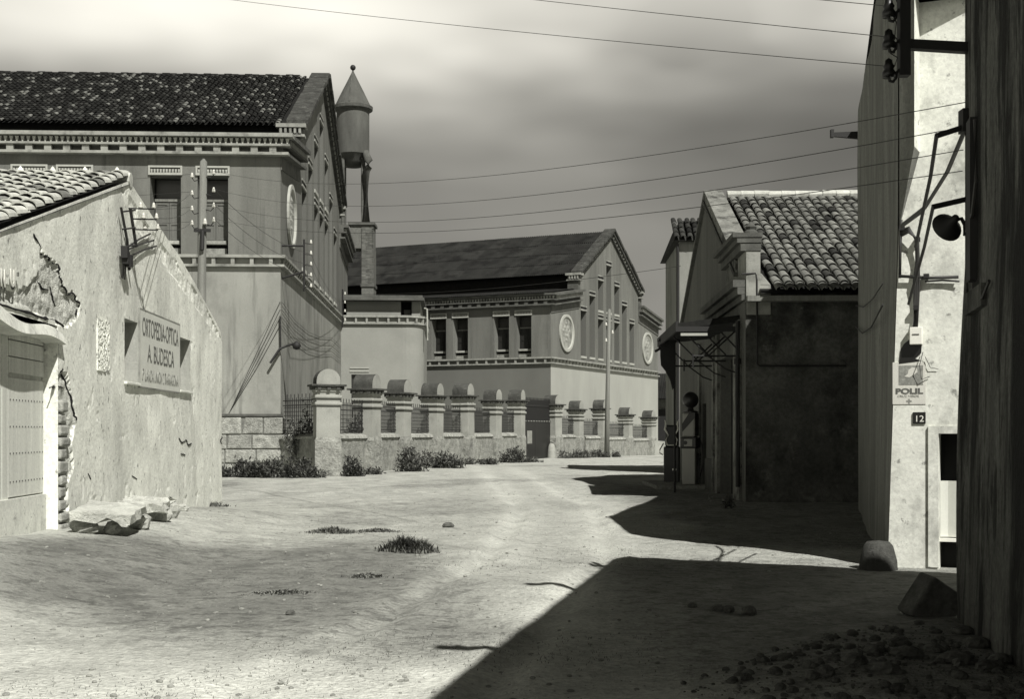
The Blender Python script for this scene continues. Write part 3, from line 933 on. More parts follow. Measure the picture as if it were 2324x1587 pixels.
# ------------------------------------------------------------------ rounded annex between the halls
d1 = Vector((-math.sin(TH1), math.cos(TH1), 0)); r1v = Vector((math.cos(TH1), math.sin(TH1), 0))
ann = thing("annex_building", "low pale annex with rounded corner and flat overhanging roof between the two halls", "building", O1 + d1 * 26.0, TH1)
path = [(-.2, 0), (.55, 0), (1.5, 0), (3.6, 0)] + [(3.6 + 1.25 * math.sin(R(a)), 1.25 - 1.25 * math.cos(R(a))) for a in range(10, 91, 10)] + [(4.85, 8.0)]
def strip(mb, path, off, z0, z1, thick, m=0):
    n = len(path)
    nr = []
    for i in range(n):
        a, b = path[max(0, i - 1)], path[min(n - 1, i + 1)]
        dx, dy = b[0] - a[0], b[1] - a[1]
        l = math.hypot(dx, dy)
        nr.append((dy / l, -dx / l))
    q = [(p[0] + k[0] * off, p[1] + k[1] * off) for p, k in zip(path, nr)]
    t = [(p[0] + k[0] * (off - thick), p[1] + k[1] * (off - thick)) for p, k in zip(path, nr)]
    for i in range(n - 1):
        mb.hexa([(*q[i], z0), (*q[i + 1], z0), (*t[i + 1], z0), (*t[i], z0), (*q[i], z1), (*q[i + 1], z1), (*t[i + 1], z1), (*t[i], z1)], m)
    return q, nr
w = MB()
holed_wall(w, lambda u, d, z: (u, d, z), [-.2, 3.6], -.5, lambda u: 8.35, [(.6, 1.55, 2.4, 4.95)], .3)
for a, b in zip(path[3:], path[4:]):
    w.poly([(*a, -.5), (*b, -.5), (*b, 8.35), (*a, 8.35)])
w.build("wall", 'annex', ann)
win = MB(); win.box(.52, 1.63, -.05, .01, 5.1, 5.16); win.box(.52, 1.63, -.05, .01, 5.30, 5.36)
win = win.build("window", 'white_trim', ann)
s = MB(); s.box(.6, 1.55, .2, .28, 2.4, 4.95); s.build("pane", 'glass', win)
s = MB()
for k in range(6): s.tube([(.68 + .155 * k, .05, 2.4), (.68 + .155 * k, .05, 4.95)], .014, 5)
s.build("bars", 'iron', win)
s = MB()
strip(s, path, .16, 7.90, 7.99, .2); strip(s, path, .20, 8.30, 8.42, .24)
sc = s.build("string_course", 'trim', ann)
s = MB(); s.box(-.06, .06, -.15, .02, 7.99, 8.30); bm_ = s.mesh("bracket", ['trim'])
for k in range(6):
    inst("bracket", bm_, sc, T(.25 + .63 * k, 0))
for a in (12, 36, 60, 84):
    inst("bracket", bm_, sc, T(3.6 + 1.25 * math.sin(R(a)), 1.25 - 1.25 * math.cos(R(a)), 0, R(a)))
for k in range(7):
    inst("bracket", bm_, sc, T(4.85, 1.9 + .65 * k, 0, R(90)))
s = MB(); s.box(.25, 3.45, .9, 7.5, 8.2, 9.35); s.build("upper_storey", 'annex', ann)
s = MB(); s.box(3.45, 4.1, 1.6, 7.4, 8.2, 9.35); d_ = s.build("loft_opening", 'dark', ann)
s = MB(); s.box(3.62, 4.0, 1.54, 1.6, 8.2, 8.9); s.build("loft_door", 'wood_old', ann)
s = MB(); s.box(4.1, 4.6, .95, 7.4, 8.2, 9.35); s.build("loft_pier", 'annex', ann)
s = MB(); s.box(-.2, 4.85, .35, 8.2, 9.36, 9.52); s.box(-.2, 4.75, .6, 8.0, 9.525, 9.68)
s.build("flat_roof", 'trim_dark', ann)
s = MB(); s.tube([(4.86, .5, 8.9), (5.02, .42, 8.85), (5.05, .42, 7.5), (5.05, .42, 7.0)], .05, 8)
s.build("downpipe", 'white_trim', ann)

# ------------------------------------------------------------------ water tower
ZT = 88.0
tw = thing("water_tower", "water tower with conical roof and ball finial behind the great hall", "water tower", ((801 - CX) / FOC * ZT, ZT, 0))
k = ZT / FOC
def tz(y): return EYE + (HY - y) * k
s = MB(); s.lathe([(1.13, tz(352)), (1.13, tz(252)), (1.10, tz(250))], n=36); s.lathe([(1.13, tz(352)), (.75, tz(366)), (.65, tz(378)), (0, tz(378))], n=36)
s.build("tank", 'tank', tw, smooth=True)
s = MB(); s.lathe([(1.14, tz(254)), (1.36, tz(250)), (1.38, tz(243)), (1.2, tz(240)), (0.6, tz(239))], n=36); s.build("rim", 'trim_dark', tw)
s = MB(); s.lathe([(1.22, tz(241)), (1.16, tz(236)), (.75, tz(208)), (.38, tz(184)), (.10, tz(165)), (0.05, tz(160))], n=32)
con = s.build("conical_roof", 'tank', tw)
s = MB(); s.tube([(-.1, -1.2, tz(239)), (-.09, -.76, tz(208)), (-.04, -.1, tz(166))], .04, 6); s.build("roof_seam", 'trim_dark', con)
s = MB(); s.lathe([(0.001, -.2), (.1, -.17), (.17, -.1), (.2, 0), (.17, .1), (.1, .17), (.001, .2)], (0, 0, tz(153)), 16); s.tube([(0, 0, tz(166)), (0, 0, tz(156))], .05, 8)
s.build("finial", 'iron', tw, smooth=True)
for x, y in ((-.62, -.6), (-.66, .5), (.78, -.45), (.62, .6)):
    s = MB(); s.box(x - .12, x + .12, y - .12, y + .12, tz(516), tz(362)); s.build("leg", 'trim_dark', tw)
s = MB(); s.tube([(1.02, -.75, tz(512)), (1.0, -.75, tz(395)), (1.15, -.78, tz(385)), (1.18, -.8, tz(370)), (1.02, -.78, tz(358)), (.98, -.7, tz(348))], [.27, .25, .26, .29, .25, .2], 10)
s.build("riser_pipe", 'brick_d', tw, smooth=True)
s = MB(); s.box(-.2, 1.62, -1.15, .8, tz(516), tz(510)); s.build("pier_cap", 'trim_dark', tw)
s = MB(); s.box(-.05, 1.5, -1.0, .7, tz(568), tz(516)); s.box(.72, 1.54, -1.05, .6, 0, tz(568)); pier = s.build("pier", 'brick_d', tw)
bmh = MB(); bmh.box(0, .27, 0, .02, 0, .07); bme = bmh.mesh("brick", ['brick_d'])
for r in range(53):
    for c in range(3):
        x = .725 + .275 * c - (.13 if r % 2 else 0)
        if x < .70 or x > 1.30: x = min(max(x, .73), 1.27)
        inst("brick", bme, pier, Matrix.Translation((x, -1.075 - random.uniform(0, .012), tz(655) + r * .077)))
s = MB(); s.box(.66, 1.60, -1.13, .7, tz(655), tz(648)); s.build("pier_band", 'trim_dark', tw)

# ------------------------------------------------------------------ pillared boundary wall
def pillar_parts(root, x, y, z0, H, w, ang, big=False):
    """Pillar with mouldings and a barrel cap whose round face looks along ang (0 = towards -y, positive to +x)."""
    mt = T(x, y, z0, ang)
    h = w / 2
    f = H / 3.93
    zs = 3.30 * f
    s = MB(); s.box(-h, h, -h, h, 1.4, zs)
    sh = s.build("pillar", 'pillar', root); sh.matrix_basis = mt
    def sub(name, m, fn, smooth=False, bevel=0.0):
        q = MB(); fn(q)
        return q.build(name, m, sh, smooth, bevel)
    def foot(q):
        e = h + .05
        q.box(-e, e, -e, e, -.6, 1.35); q.hexa([(-e, -e, 1.35), (e, -e, 1.35), (e, e, 1.35), (-e, e, 1.35), (-h - .002, -h - .002, 1.5), (h + .002, -h - .002, 1.5), (h + .002, h + .002, 1.5), (-h - .002, h + .002, 1.5)])
    sub("pillar_foot", 'fence_base', foot)
    for zc in (2.62 * f, 2.87 * f):
        sub("moulding", 'pillar', lambda q: (q.box(-h - .07, h + .07, -h - .07, h + .07, zc, zc + .12)), bevel=.04)
        sub("moulding_groove", 'trim_dark', lambda q: q.box(-h - .03, h + .03, -h - .03, h + .03, zc - .035, zc - .001))
    sub("capital", 'pillar', lambda q: q.box(-h - .05, h + .05, -h - .05, h + .05, zs - .2, zs - .06), bevel=.02)
    def dent(q):
        for i in (-1, 0, 1):
            for sx, sy in ((0, -1), (1, 0), (-1, 0), (0, 1)):
                cx, cy = (i * h * .8, sy * (h + .09)) if sx == 0 else (sx * (h + .09), i * h * .8)
                q.box(cx - .06, cx + .06, cy - .06, cy + .06, zs - .12, zs - .001)
    sub("capital_blocks", 'trim_dark', dent, )
    sub("cap_slab", 'pillar_cap', lambda q: q.box(-h - .2, h + .2, -h - .2, h + .2, zs, zs + .07), bevel=.01)
    zb = zs + .07
    rr_, n = h * 1.02, 12
    prof = [(-rr_, 0)] + [(-rr_ * math.cos(math.pi * k / n), (H - zb - rr_ * .98) + rr_ * .98 * math.sin(math.pi * k / n)) for k in range(n + 1)] + [(rr_, 0)]
    def barrel(q):
        for (a, b), (c, d) in zip(prof, prof[1:]):
            q.poly([(a, -h, zb + b), (c, -h, zb + d), (c, h, zb + d), (a, h, zb + b)])
    sub("barrel_cap", 'pillar_cap', barrel)
    def face(q):
        q.poly([(a * .985, -h - .004, zb + b * .99) for a, b in prof]); q.poly([(a * .985, h + .004, zb + b * .99) for a, b in prof])
    sub("cap_face", 'pillar', face)
    return sh

A72 = R(70)
pill_a = [(740, 45.9, 838, .84, R(20)), (833, 50.0, 850, .80, A72), (905, 54.3, 862, .78, A72), (980, 58.8, 870, .78, A72),
          (1053, 62.6, 871, .80, A72), (1117, 67.2, 884, .76, A72), (1172, 71.3, 885, .76, A72)]
pill_b = [(1255, 77.0, 897, .80, R(62)), (1307, 80.6, 910, .76, R(62)), (1362, 84.5, 908, .76, R(62)), (1420, 89.0, 925, .76, R(62)), (1473, 93.5, 932, .76, R(62))]

brm = MB(); brm.hexa([(-.055, -.20, 0), (.055, -.20, 0), (.055, .16, 0), (-.055, .16, 0), (-.052, -.17, .10), (.052, -.17, .10), (.052, .16, .22), (-.052, .16, .22)])
brm = brm.mesh("coping_brick", ['brick'])
def bay(root, a, b, ha, hb, zc, rail_h, first=False, ea=.42, eb=.42):
    """Low wall, brick coping and iron lattice between two pillar centres; the street lies to the right of a->b."""
    a, b = Vector((a[0], a[1], 0)), Vector((b[0], b[1], 0))
    d = (b - a); ln = d.length; d.normalize()
    ang = math.atan2(d.y, d.x)
    mt = T(a.x, a.y, 0, ang)
    x0, x1 = ea, ln - eb
    s = MB(); s.box(x0, x1, -.13, .18, -.7, zc)
    w = s.build("low_wall", 'fence_base', root); w.matrix_basis = mt
    n = int((x1 - x0) / .125)
    for k in range(n):
        x = x0 + (x1 - x0) * (k + .5) / n
        inst("coping_brick", brm, w, Matrix.Translation((x, random.uniform(-.012, .012), zc + random.uniform(-.006, .006))))
    s = MB()
    zt = zc + rail_h
    for z in (zc + .30, zt - .12, zt - .30):
        s.box(x0 - .1, x1 + .1, .0, .03, z, z + .035)
    m = int((x1 - x0) / .14)
    for k in range(m):
        x = x0 + (x1 - x0) * (k + .5) / m
        s.box(x - .011, x + .011, .004, .026, zc + .2, zt + (.14 if k % 2 else .0))
    z = zc + .42
    while z < zt - .36:
        s.box(x0 - .05, x1 + .05, .008, .022, z, z + .02); z += .15
    s.build("railing", 'iron', w)
    return w

fa = thing("boundary_wall", "pillared boundary wall with iron railings in front of the great hall", "wall", (0, 0, 0))
pa = []
for i, (px, Z, ty, w, ang) in enumerate(pill_a):
    x = (px - CX) / FOC * Z
    z0 = -.1
    top = EYE + (HY - ty) / FOC * Z
    pa.append((x, Z))
    q_ = pillar_parts(fa, x, Z, z0, top - z0, w * random.uniform(.96, 1.04), ang + random.uniform(-.06, .06))
    q_.matrix_basis = q_.matrix_basis @ Matrix.Rotation(random.uniform(-.009, .009), 4, 'X') @ Matrix.Rotation(random.uniform(-.009, .009), 4, 'Y')
bay(fa, (O1.x + .12, O1.y - .05), pa[0], 0, 0, 1.32, 1.55, ea=.05, eb=.42)
for i in range(6):
    bay(fa, pa[i], pa[i + 1], 0, 0, 1.34 + .02 * (i % 2), 1.35)
fb = thing("boundary_wall", "far stretch of pillared wall running below the whitewashed gable", "wall", (0, 0, 0))
pb = []
for i, (px, Z, ty, w, ang) in enumerate(pill_b):
    x = (px - CX) / FOC * Z
    z0 = -.12 - .03 * i
    top = EYE + (HY - ty) / FOC * Z
    pb.append((x, Z))
    q_ = pillar_parts(fb, x, Z, z0, top - z0, w * random.uniform(.96, 1.04), ang + random.uniform(-.06, .06))
    q_.matrix_basis = q_.matrix_basis @ Matrix.Rotation(random.uniform(-.009, .009), 4, 'X') @ Matrix.Rotation(random.uniform(-.009, .009), 4, 'Y')
for i in range(4):
    bay(fb, pb[i], pb[i + 1], 0, 0, 1.25 - .10 * i, 1.2 - .05 * i)
# end of the wall beyond the last pillar
e0, e1 = pb[-1], (pb[-1][0] + 2.3, pb[-1][1] + 1.2)
s = MB(); s.hexa([(e0[0] + .3, e0[1] - .2, -.8), (e1[0], e1[1] - .2, -.8), (e1[0], e1[1] + .2, -.8), (e0[0] + .3, e0[1] + .2, -.8),
                  (e0[0] + .3, e0[1] - .2, .95), (e1[0], e1[1] - .2, .8), (e1[0], e1[1] + .2, .8), (e0[0] + .3, e0[1] + .2, .95)])
s.build("wall_end", 'pillar', fb)

# gate between the two stretches
ga, gb = Vector((pa[-1][0], pa[-1][1], 0)), Vector((pb[0][0], pb[0][1], 0))
gd = gb - ga; gl = gd.length; gang = math.atan2(gd.y, gd.x)
gate = thing("entrance_gate", "dark double gate with pale pane and slatted top between wall pillars", "gate", (ga.x, ga.y, -.1), gang)
s = MB(); s.box(.42, gl / 2 - .01, .02, .09, .05, 2.25); s.build("gate_leaf", 'black_paint', gate)
s = MB(); s.box(gl / 2 + .01, gl - .42, .02, .09, .05, 2.25); s.build("gate_leaf", 'black_paint', gate)
s = MB(); s.box(1.75, 2.5, -.005, .018, 1.0, 1.75); s.build("notice_pane", 'trim', gate)
s = MB()
for k in range(46):
    x = .42 + (gl - .84) * (k + .5) / 46
    s.box(x - .03, x + .03, .04, .07, 2.25, 3.55 + .12 * (k % 2))
s.build("slats", 'iron', gate)
s = MB(); s.box(.42, gl - .42, .0, .1, 2.25, 2.37); s.box(.42, gl - .42, .02, .1, 3.15, 3.27); s.build("top_rail", 'iron', gate)
s = MB()
for k in range(12):
    x = .42 + (gl - .84) * (k + .5) / 12
    s.box(x - .12, x + .04, -.02, -.002, 2.28, 2.34)
s.build("rail_studs", 'trim', gate)
s = MB(); s.box(.3, gl - .3, -.9, .3, -.3, .04); s.build("threshold", 'stone', gate, bevel=.03)
bl = MB(); bl.lathe([(.30, -.2), (.27, .4), (.22, .75), (.14, .95), (.001, 1.0)], n=14)
o = bl.build("guard_stone", 'pillar', None, smooth=True); o.location = (gb.x - .1, gb.y - .75, -.1)
tag(o, "rounded whitewashed guard stone at the foot of the gate pillar", "stone")

# ------------------------------------------------------------------ old plastered house, left foreground
YH = 29.0
TH3 = math.atan(0.056)
def hz(px): return -4.93 / ((px - CX) / FOC + .056)      # depth on this wall from a measured column
def hh(px, py): return EYE + (HY - py) / FOC * hz(px)
house = thing("old_house", "whitewashed old house with peeling plaster and tiled roof at left", "house", (-6.554, YH, 0), TH3)
def Ph(u, d, z): return (-d, u, z)
prof = [(13.0 - YH, 3.5), (14.6 - YH, 3.98), (20.1 - YH, 5.57), (22.3 - YH, 5.18), (24.3 - YH, 4.86), (27.0 - YH, 4.22), (28.4 - YH, 3.86), (0.0, 3.50)]
def ztop(u):
    return float(np.interp(u, [p[0] for p in prof], [p[1] for p in prof]))
nA = (hz(282) - YH, hz(312) - YH, 2.39, 3.37)
nB = (hz(405.5) - YH, hz(432) - YH, 2.39, 3.39)
dr = (13.0 - YH + .25, 16.35 - YH, -.2, 2.96)
def peel(poly):
    return [(hz(a) - YH, hh(a, b)) for a, b in poly]
peels = [peel([(74, 531), (95, 574), (112, 586), (131, 600), (140, 638), (152, 669), (164, 665), (181, 691), (176, 720), (152, 742), (135, 735), (60, 700), (0, 680), (-40, 690), (-40, 640), (40, 660), (62, 650), (90, 612), (88, 560)]),
         peel([(100, 868), (122, 872), (140, 840), (152, 850), (163, 900), (170, 955), (160, 1010), (166, 1060), (150, 1100), (154, 1160), (148, 1195), (100, 1230)]),
         peel([(275, 420), (340, 520), (400, 595), (470, 700), (508, 780), (490, 760), (440, 690), (380, 610), (330, 545), (285, 470)])]
def inside(poly, x, y):
    c = False
    j = len(poly) - 1
    for i in range(len(poly)):
        if (poly[i][1] > y) != (poly[j][1] > y) and x < (poly[j][0] - poly[i][0]) * (y - poly[i][1]) / (poly[j][1] - poly[i][1]) + poly[i][0]:
            c = not c
        j = i
    return c
us = sorted(set(np.round(np.arange(13.0 - YH, 0.001, .055), 4).tolist() + [round(q, 4) for q in (nA[0], nA[1], nB[0], nB[1], dr[0], dr[1])]))
zl = sorted(set(np.round(np.arange(-.35, 3.46, .055), 4).tolist() + [round(q, 4) for q in (nA[2], nA[3], nB[2], nB[3], dr[3])]))
nz_up = 30
def wall_vertex(u, z):
    rough = .016 * fbm(u * .9 + 5, z * .9, 3) + .006 * fbm(u * 4, z * 4, 3)
    d = float(rough)
    low = max(0, 1 - max(0, z - .2) / 1.1)
    pit = float(fbm(u * 3.3 + 60, z * 3.3 + 9, 3))
    if pit > .46 - .10 * low:
        d += .016 * min(1, (pit - .46 + .10 * low) * 4)
    for k, pg in enumerate(peels):
        if inside(pg, u, z):
            q = float(fbm(u * 5 + 3, z * 5 + 8, 3))
            d += (.034 + .05 * q) if k < 2 else (.012 + .03 * q)
    if u > -.5: d += .22 * ((u + .5) / .5) ** 3         # the far corner is worn round
    return d
w = MB()
rowz = zl + [None] * nz_up
grid = {}
for i, u in enumerate(us):
    top = ztop(u)
    col = list(zl) + [3.46 + (top - 3.46) * (k + 1) / nz_up if top > 3.47 else 3.46 + .0005 * (k + 1) for k in range(nz_up)]
    for j, z in enumerate(col):
        grid[i, j] = len(w.v)
        edge = any(abs(u - q) < 2e-4 for q in (nA[0], nA[1], nB[0], nB[1])) and 2.3 < z < 3.5
        w.v.append(Ph(u, 0.0 if edge else wall_vertex(u, z), z))
nr_ = len(zl) + nz_up
allz = zl + [9] * nz_up
for i in range(len(us) - 1):
    um = (us[i] + us[i + 1]) / 2
    for j in range(nr_ - 1):
        if j < len(zl) - 1:
            zm = (zl[j] + zl[j + 1]) / 2
            if any(h[0] < um < h[1] and h[2] < zm < h[3] for h in (nA, nB)): continue
            arch = dr[3] - .10 * (1 - math.cos((um - dr[0]) / (dr[1] - dr[0]) * 2 * math.pi)) * 0
            if dr[0] < um < dr[1] and zm < arch: continue
        else:
            zm = 4
        peeled = any(inside(pg, um, zm if j < len(zl) - 1 else 3.46 + (ztop(um) - 3.46) * (j + 1.5 - len(zl)) / nz_up) for pg in peels[:2])
        w.f.append((grid[i, j], grid[i + 1, j], grid[i + 1, j + 1], grid[i, j + 1])); w.m.append(1 if peeled else 0)
hw = w.build("gable_wall", ['white_plaster', 'rubble'], house)
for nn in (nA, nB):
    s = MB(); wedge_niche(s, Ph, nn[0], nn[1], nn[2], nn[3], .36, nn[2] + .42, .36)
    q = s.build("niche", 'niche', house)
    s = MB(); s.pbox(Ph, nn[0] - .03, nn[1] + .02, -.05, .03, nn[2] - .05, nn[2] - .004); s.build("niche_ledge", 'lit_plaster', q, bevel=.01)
s = MB()                                              # the other walls, unseen from the street
s.poly([(0, -16, -.3), (-9, -16, -.3), (-9, -16, 3.5), (0, -16, 3.5)])
s.poly([(-.22, 0, -.3), (-9, 0, -.3), (-9, 0, 3.5), (-.22, 0, 3.5)])
s.poly([(-9, -16, -.3), (-9, 0, -.3), (-9, 0, 3.5), (-9, -8.9, 5.5), (-9, -16, 3.5)])
s.build("side_walls", 'white_plaster', house)
# roof
s = MB()
s.poly([(.02, -16.4, 3.38), (.02, -8.9, 5.52), (-9, -8.9, 5.52), (-9, -16.4, 3.38)])
rear = [(-8.9, 5.52), (22.3 - YH, 5.13), (24.3 - YH, 4.81), (27.0 - YH, 4.17), (0.2, 3.40)]
for (a, za), (b, zb_) in zip(rear, rear[1:]):
    s.poly([(-.1, a, za), (-.1, b, zb_), (-9, b, zb_), (-9, a, za)])
hroof = s.build("roof", 'pan', house)
sl = (5.57 - 3.98) / 5.5
c_, s_ = 1 / math.sqrt(1 + sl * sl), sl / math.sqrt(1 + sl * sl)
lay_tiles(hroof, (-3.52, -15.9, 3.60), (1, 0, 0), (0, c_, s_), 14, 20, .262, .365, ['tile_w', 'tile_n'], [.88, .12], .235, .47, 290,
          keyf=lambda rc: -rc[0] * 1.0)
s = MB()
rt = MB(); rt.tube([(0, 0, 0), (-.42, 0, .015)], [.12, .10], 9); rtm = rt.mesh("ridge_tile", ['tile_w'])
for k in range(9):
    inst("ridge_tile", rtm, hroof, Matrix.Translation((.02 - .38 * k, -8.86, 5.60 + random.uniform(-.015, .015))))
s = MB()
for k in range(7):
    x = -.2 - .5 * k
    s.lathe([(.07, 0), (.05, .07), (.02, .12), (.001, .14)], (x, -8.86, 5.66), 8)
s.build("ridge_mortar", 'lit_plaster', hroof)
# cracks in the plaster
def crack(pts, r=.009):
    rr_ = random.Random(len(pts) * 7)
    out = []
    for (x0, y0), (x1, y1) in zip(pts, pts[1:]):
        for k in range(4):
            f = k / 4
            px, py = x0 + (x1 - x0) * f + rr_.uniform(-1.2, 1.2), y0 + (y1 - y0) * f + rr_.uniform(-1.2, 1.2)
            u_, z_ = hz(px) - YH, hh(px, py)
            out.append(Ph(u_, wall_vertex(u_, z_) - .004, z_))
    q = MB(); q.tube(out, [r * rr_.uniform(.4, 1.3) for _ in out], 4)
    q.build("crack", 'dark', hw)
crack([(74, 531), (88, 553), (95, 574), (112, 586), (131, 600), (140, 638), (152, 669), (164, 665), (176, 683), (181, 691), (170, 722)], .016)
crack([(140, 838), (152, 865), (160, 900), (168, 940), (172, 960)], .018)
crack([(405, 995), (412, 1006), (420, 1000), (428, 1012), (436, 1006)], .014)
crack([(-20, 684), (25, 700), (60, 708), (95, 722), (130, 726), (146, 745)], .022)
crack([(118, 650), (124, 680), (134, 700)], .014)
crack([(92, 640), (100, 655), (118, 660)], .014)
crack([(120, 880), (135, 876), (146, 882)], .016)
crack([(410, 1030), (420, 1034)], .014)
crack([(300, 1080), (312, 1090)], .010)
crack([(200, 1075), (206, 1092)], .010)
crack([(385, 1128), (396, 1140), (402, 1148)], .016)
crack([(508, 985), (500, 1000), (504, 1012)], .016)
# barn door with wicket
door = MB()
dx = .17
door.pbox(Ph, dr[0], dr[1], dx + .04, dx + .09, .1, 2.96)
dob = door.build("barn_door", 'wood_pale', house)
yu = lambda px: -(4.93 + dx * 0) / ((px - CX) / FOC + .056) - YH + .45   # columns on the recessed leaf
s = MB()
wk0, wk1 = hz(22) - YH + .44, 16.30 - YH
s.pbox(Ph, wk0, wk1, dx, dx + .045, .82, 2.24); wk = s.build("wicket_door", 'wood_pale', dob)
s = MB()
for zz in (1.0, 1.34, 1.66, 1.98):
    for k in range(12):
        u = wk0 + .06 + (wk1 - wk0 - .1) * k / 11
        s.pbox(Ph, u - .008, u + .008, dx - .006, dx + .001, zz - .008, zz + .008)
s.build("nail_heads", 'iron', wk, kind='stuff')
for k in range(3):
    s = MB(); s.pbox(Ph, wk0, wk1, dx - .005, dx + .045, 2.30 + k * .20, 2.30 + k * .20 + .185); s.build("board", 'wood_pale', dob)
for k in range(6):
    u0 = wk0 - .22 * (k + 1); s = MB(); s.pbox(Ph, u0 + .01, u0 + .21, dx, dx + .045, .35, 2.92); s.build("board", 'wood_pale', dob)
s = MB(); s.pbox(Ph, dr[0], wk1 + .02, dx - .03, dx + .05, .05, .80); s.build("kick_panel", 'lit_plaster', dob)
s = MB(); s.pbox(Ph, dr[0], dr[1] + .001, 0.02, dx + .06, -.25, .2); s.build("threshold", 'lit_plaster', house)
# reveal and lumpy lintel
s = MB(); s.pbox(Ph, dr[1], dr[1] + .002, .0, .28, -.2, 2.96); s.build("door_reveal", 'white_plaster', house)
s = MB()
n = 22
for k in range(n):
    ua, ub = dr[0] + (dr[1] + .12 - dr[0]) * k / n, dr[0] + (dr[1] + .12 - dr[0]) * (k + 1) / n
    def lz(u):
        t = (u - dr[0]) / (dr[1] - dr[0])
        return 3.02 - .16 * t + .05 * math.sin(t * 9) , 2.84 - .13 * t + .045 * math.sin(t * 8 + 1)
    (t0, b0), (t1, b1) = lz(ua), lz(ub)
    s.hexa([Ph(ua, -.075, b0 + .02), Ph(ub, -.075, b1 + .02), Ph(ub, .16, b1), Ph(ua, .16, b0), Ph(ua, -.03, t0), Ph(ub, -.03, t1), Ph(ub, .16, t1), Ph(ua, .16, t0)])
s.build("lintel", 'lit_plaster', house, smooth=False)
# exposed quoin stones beside the door
rr = random.Random(21)
z = .28
for k in range(11):
    h_ = rr.uniform(.13, .2)
    wd = rr.uniform(.22, .46)
    u0 = dr[1] + .02 + rr.uniform(0, .05)
    s = MB(); s.pbox(Ph, u0, u0 + wd, -.015 - rr.uniform(0, .03), .15, z, z + h_ - .025)
    inst("quoin_stone", s.mesh("quoin_stone", ['rock']), house, bevel=.03)
    z += h_
# pierced vent
s = MB()
vu0, vu1 = hz(218) - YH, hz(246) - YH
gu, gzs = np.linspace(vu0, vu1, 17), np.linspace(2.48, 3.24, 27)
for i in range(16):
    for j in range(26):
        dp = .10 if (rr.random() < .33 and 0 < i < 15 and j < 25) else -.03 + rr.uniform(0, .012)
        s.pbox(Ph, gu[i], gu[i + 1], dp, .16, gzs[j], gzs[j + 1])
v = s.build("pierced_vent", 'white_plaster', house)
s = MB(); s.pbox(Ph, vu0 - .02, vu1 + .02, .0, .02, 2.43, 2.478); s.build("vent_gap", 'dark', v)
# painted letters over the barn door
FU = Matrix(((0, 0, 1, 0), (1, 0, 0, 0), (0, 1, 0, 0), (0, 0, 0, 1)))
def on_house(u, z, d=-.05):
    return Matrix.Translation((-d, u, z)) @ FU
for body, px in (("N", -2), ("U", 20)):
    u = hz(px) - YH; zz = hh(px, 652)
    text_mesh(body, on_house(u, zz - .012, -.035), .27, 'ink', house, "letter_shadow", width=.16, bold=.016)
    text_mesh(body, on_house(u - .025, zz + .012, -.045), .27, 'white_paint', house, "letter", width=.14, bold=.008)
s = MB(); s.pbox(Ph, hz(30) - YH, hz(30) - YH + .03, -.05, -.03, hh(30, 626), hh(30, 617)); s.build("letter_accent", 'ink', house)

# advertising panel on the house
sgn = thing("advertising_panel", "pale painted panel advertising orthopaedics and optics on the old house wall", "sign", (-6.554, YH, 0), TH3)
su0, su1, sz0, sz1 = hz(313) - YH, hz(404) - YH, 2.34, 3.60
s = MB(); s.pbox(Ph, su0, su1, -.03, .02, sz0, sz1); s.build("board", 'sign', sgn)
s = MB()
for a, b, c_0, c_1 in ((su0 - .02, su0, sz0, sz1), (su1, su1 + .02, sz0, sz1), (su0, su1, sz0 - .02, sz0), (su0, su1, sz1, sz1 + .02)):
    s.pbox(Ph, a, b, -.034, .02, c_0, c_1)
s.build("frame", 'trim', sgn)
um = (su0 + su1) / 2
for body, zz, hgt, wd, mm in (("ORTOPEDIA-OPTICA", 3.19, .43, 2.85, 'ink'), ("A. BUDESCA", 2.77, .42, 2.1, 'ink'), ("F\u00aa LANDA UNION 2 TARRAGONA", 2.44, .29, 2.85, 'ink_pale')):
    text_mesh(body, on_house(um, zz, -.033), hgt, mm, sgn, "lettering", width=wd, bold=.0)

# wall bracket with insulators
br = thing("wall_bracket", "iron bracket with white insulators on the old house gable", "bracket", (-6.554, YH, 0), TH3)
def hpt(px, py, d): return Vector(Ph(hz(px) - YH, d, hh(px, py)))
s = MB()
s.tube([hpt(265, 470, -.06), hpt(273, 545, -.1), hpt(284, 612, -.06)], .022, 6)
s.tube([hpt(271, 472, -.16), hpt(279, 560, -.2)], .026, 6)
for y in (480, 520, 560): s.tube([hpt(268, y, -.06), hpt(274, y - 4, -.22)], .014, 5)
s.build("rail", 'iron', br)
pins = [(277, 470), (284, 494), (287, 518)]
def insulator(parent, p, sc=1.0, m='porcelain', name="insulator", up=1):
    q = MB(); q.lathe([(.0, -.02), (.055, -.02), (.06, .02), (.04, .05), (.05, .07), (.035, .10), (.03, .13), (.001, .15)], (0, 0, 0), 12)
    me = q.mesh(name, [m], True)
    return inst(name, me, parent, Matrix.Translation(p) @ Matrix.Diagonal((sc, sc, sc * up, 1)))
for a, b in pins:
    insulator(br, hpt(a, b, -.28), .6); insulator(br, hpt(a + 5, b, -.45), .55)
    s = MB(); s.tube([hpt(a - 4, b + 2, -.12), hpt(a, b + 3, -.3), hpt(a + 5, b + 3, -.45)], .012, 5); s.build("pin", 'iron', br)
s = MB(); s.box(-.05, .05, -.06, .06, -.09, .09); bmx = s.mesh("fuse_block", ['iron'])
for a, b in ((268, 572), (270, 585), (277, 592)): inst("fuse_block", bmx, br, Matrix.Translation(hpt(a, b, -.1)))
s = MB()
for k, (a, b) in enumerate(((268, 590), (271, 592), (275, 594))): s.tube([hpt(a, b, -.07), hpt(a + 3, b + 40, -.03)], .012, 5)
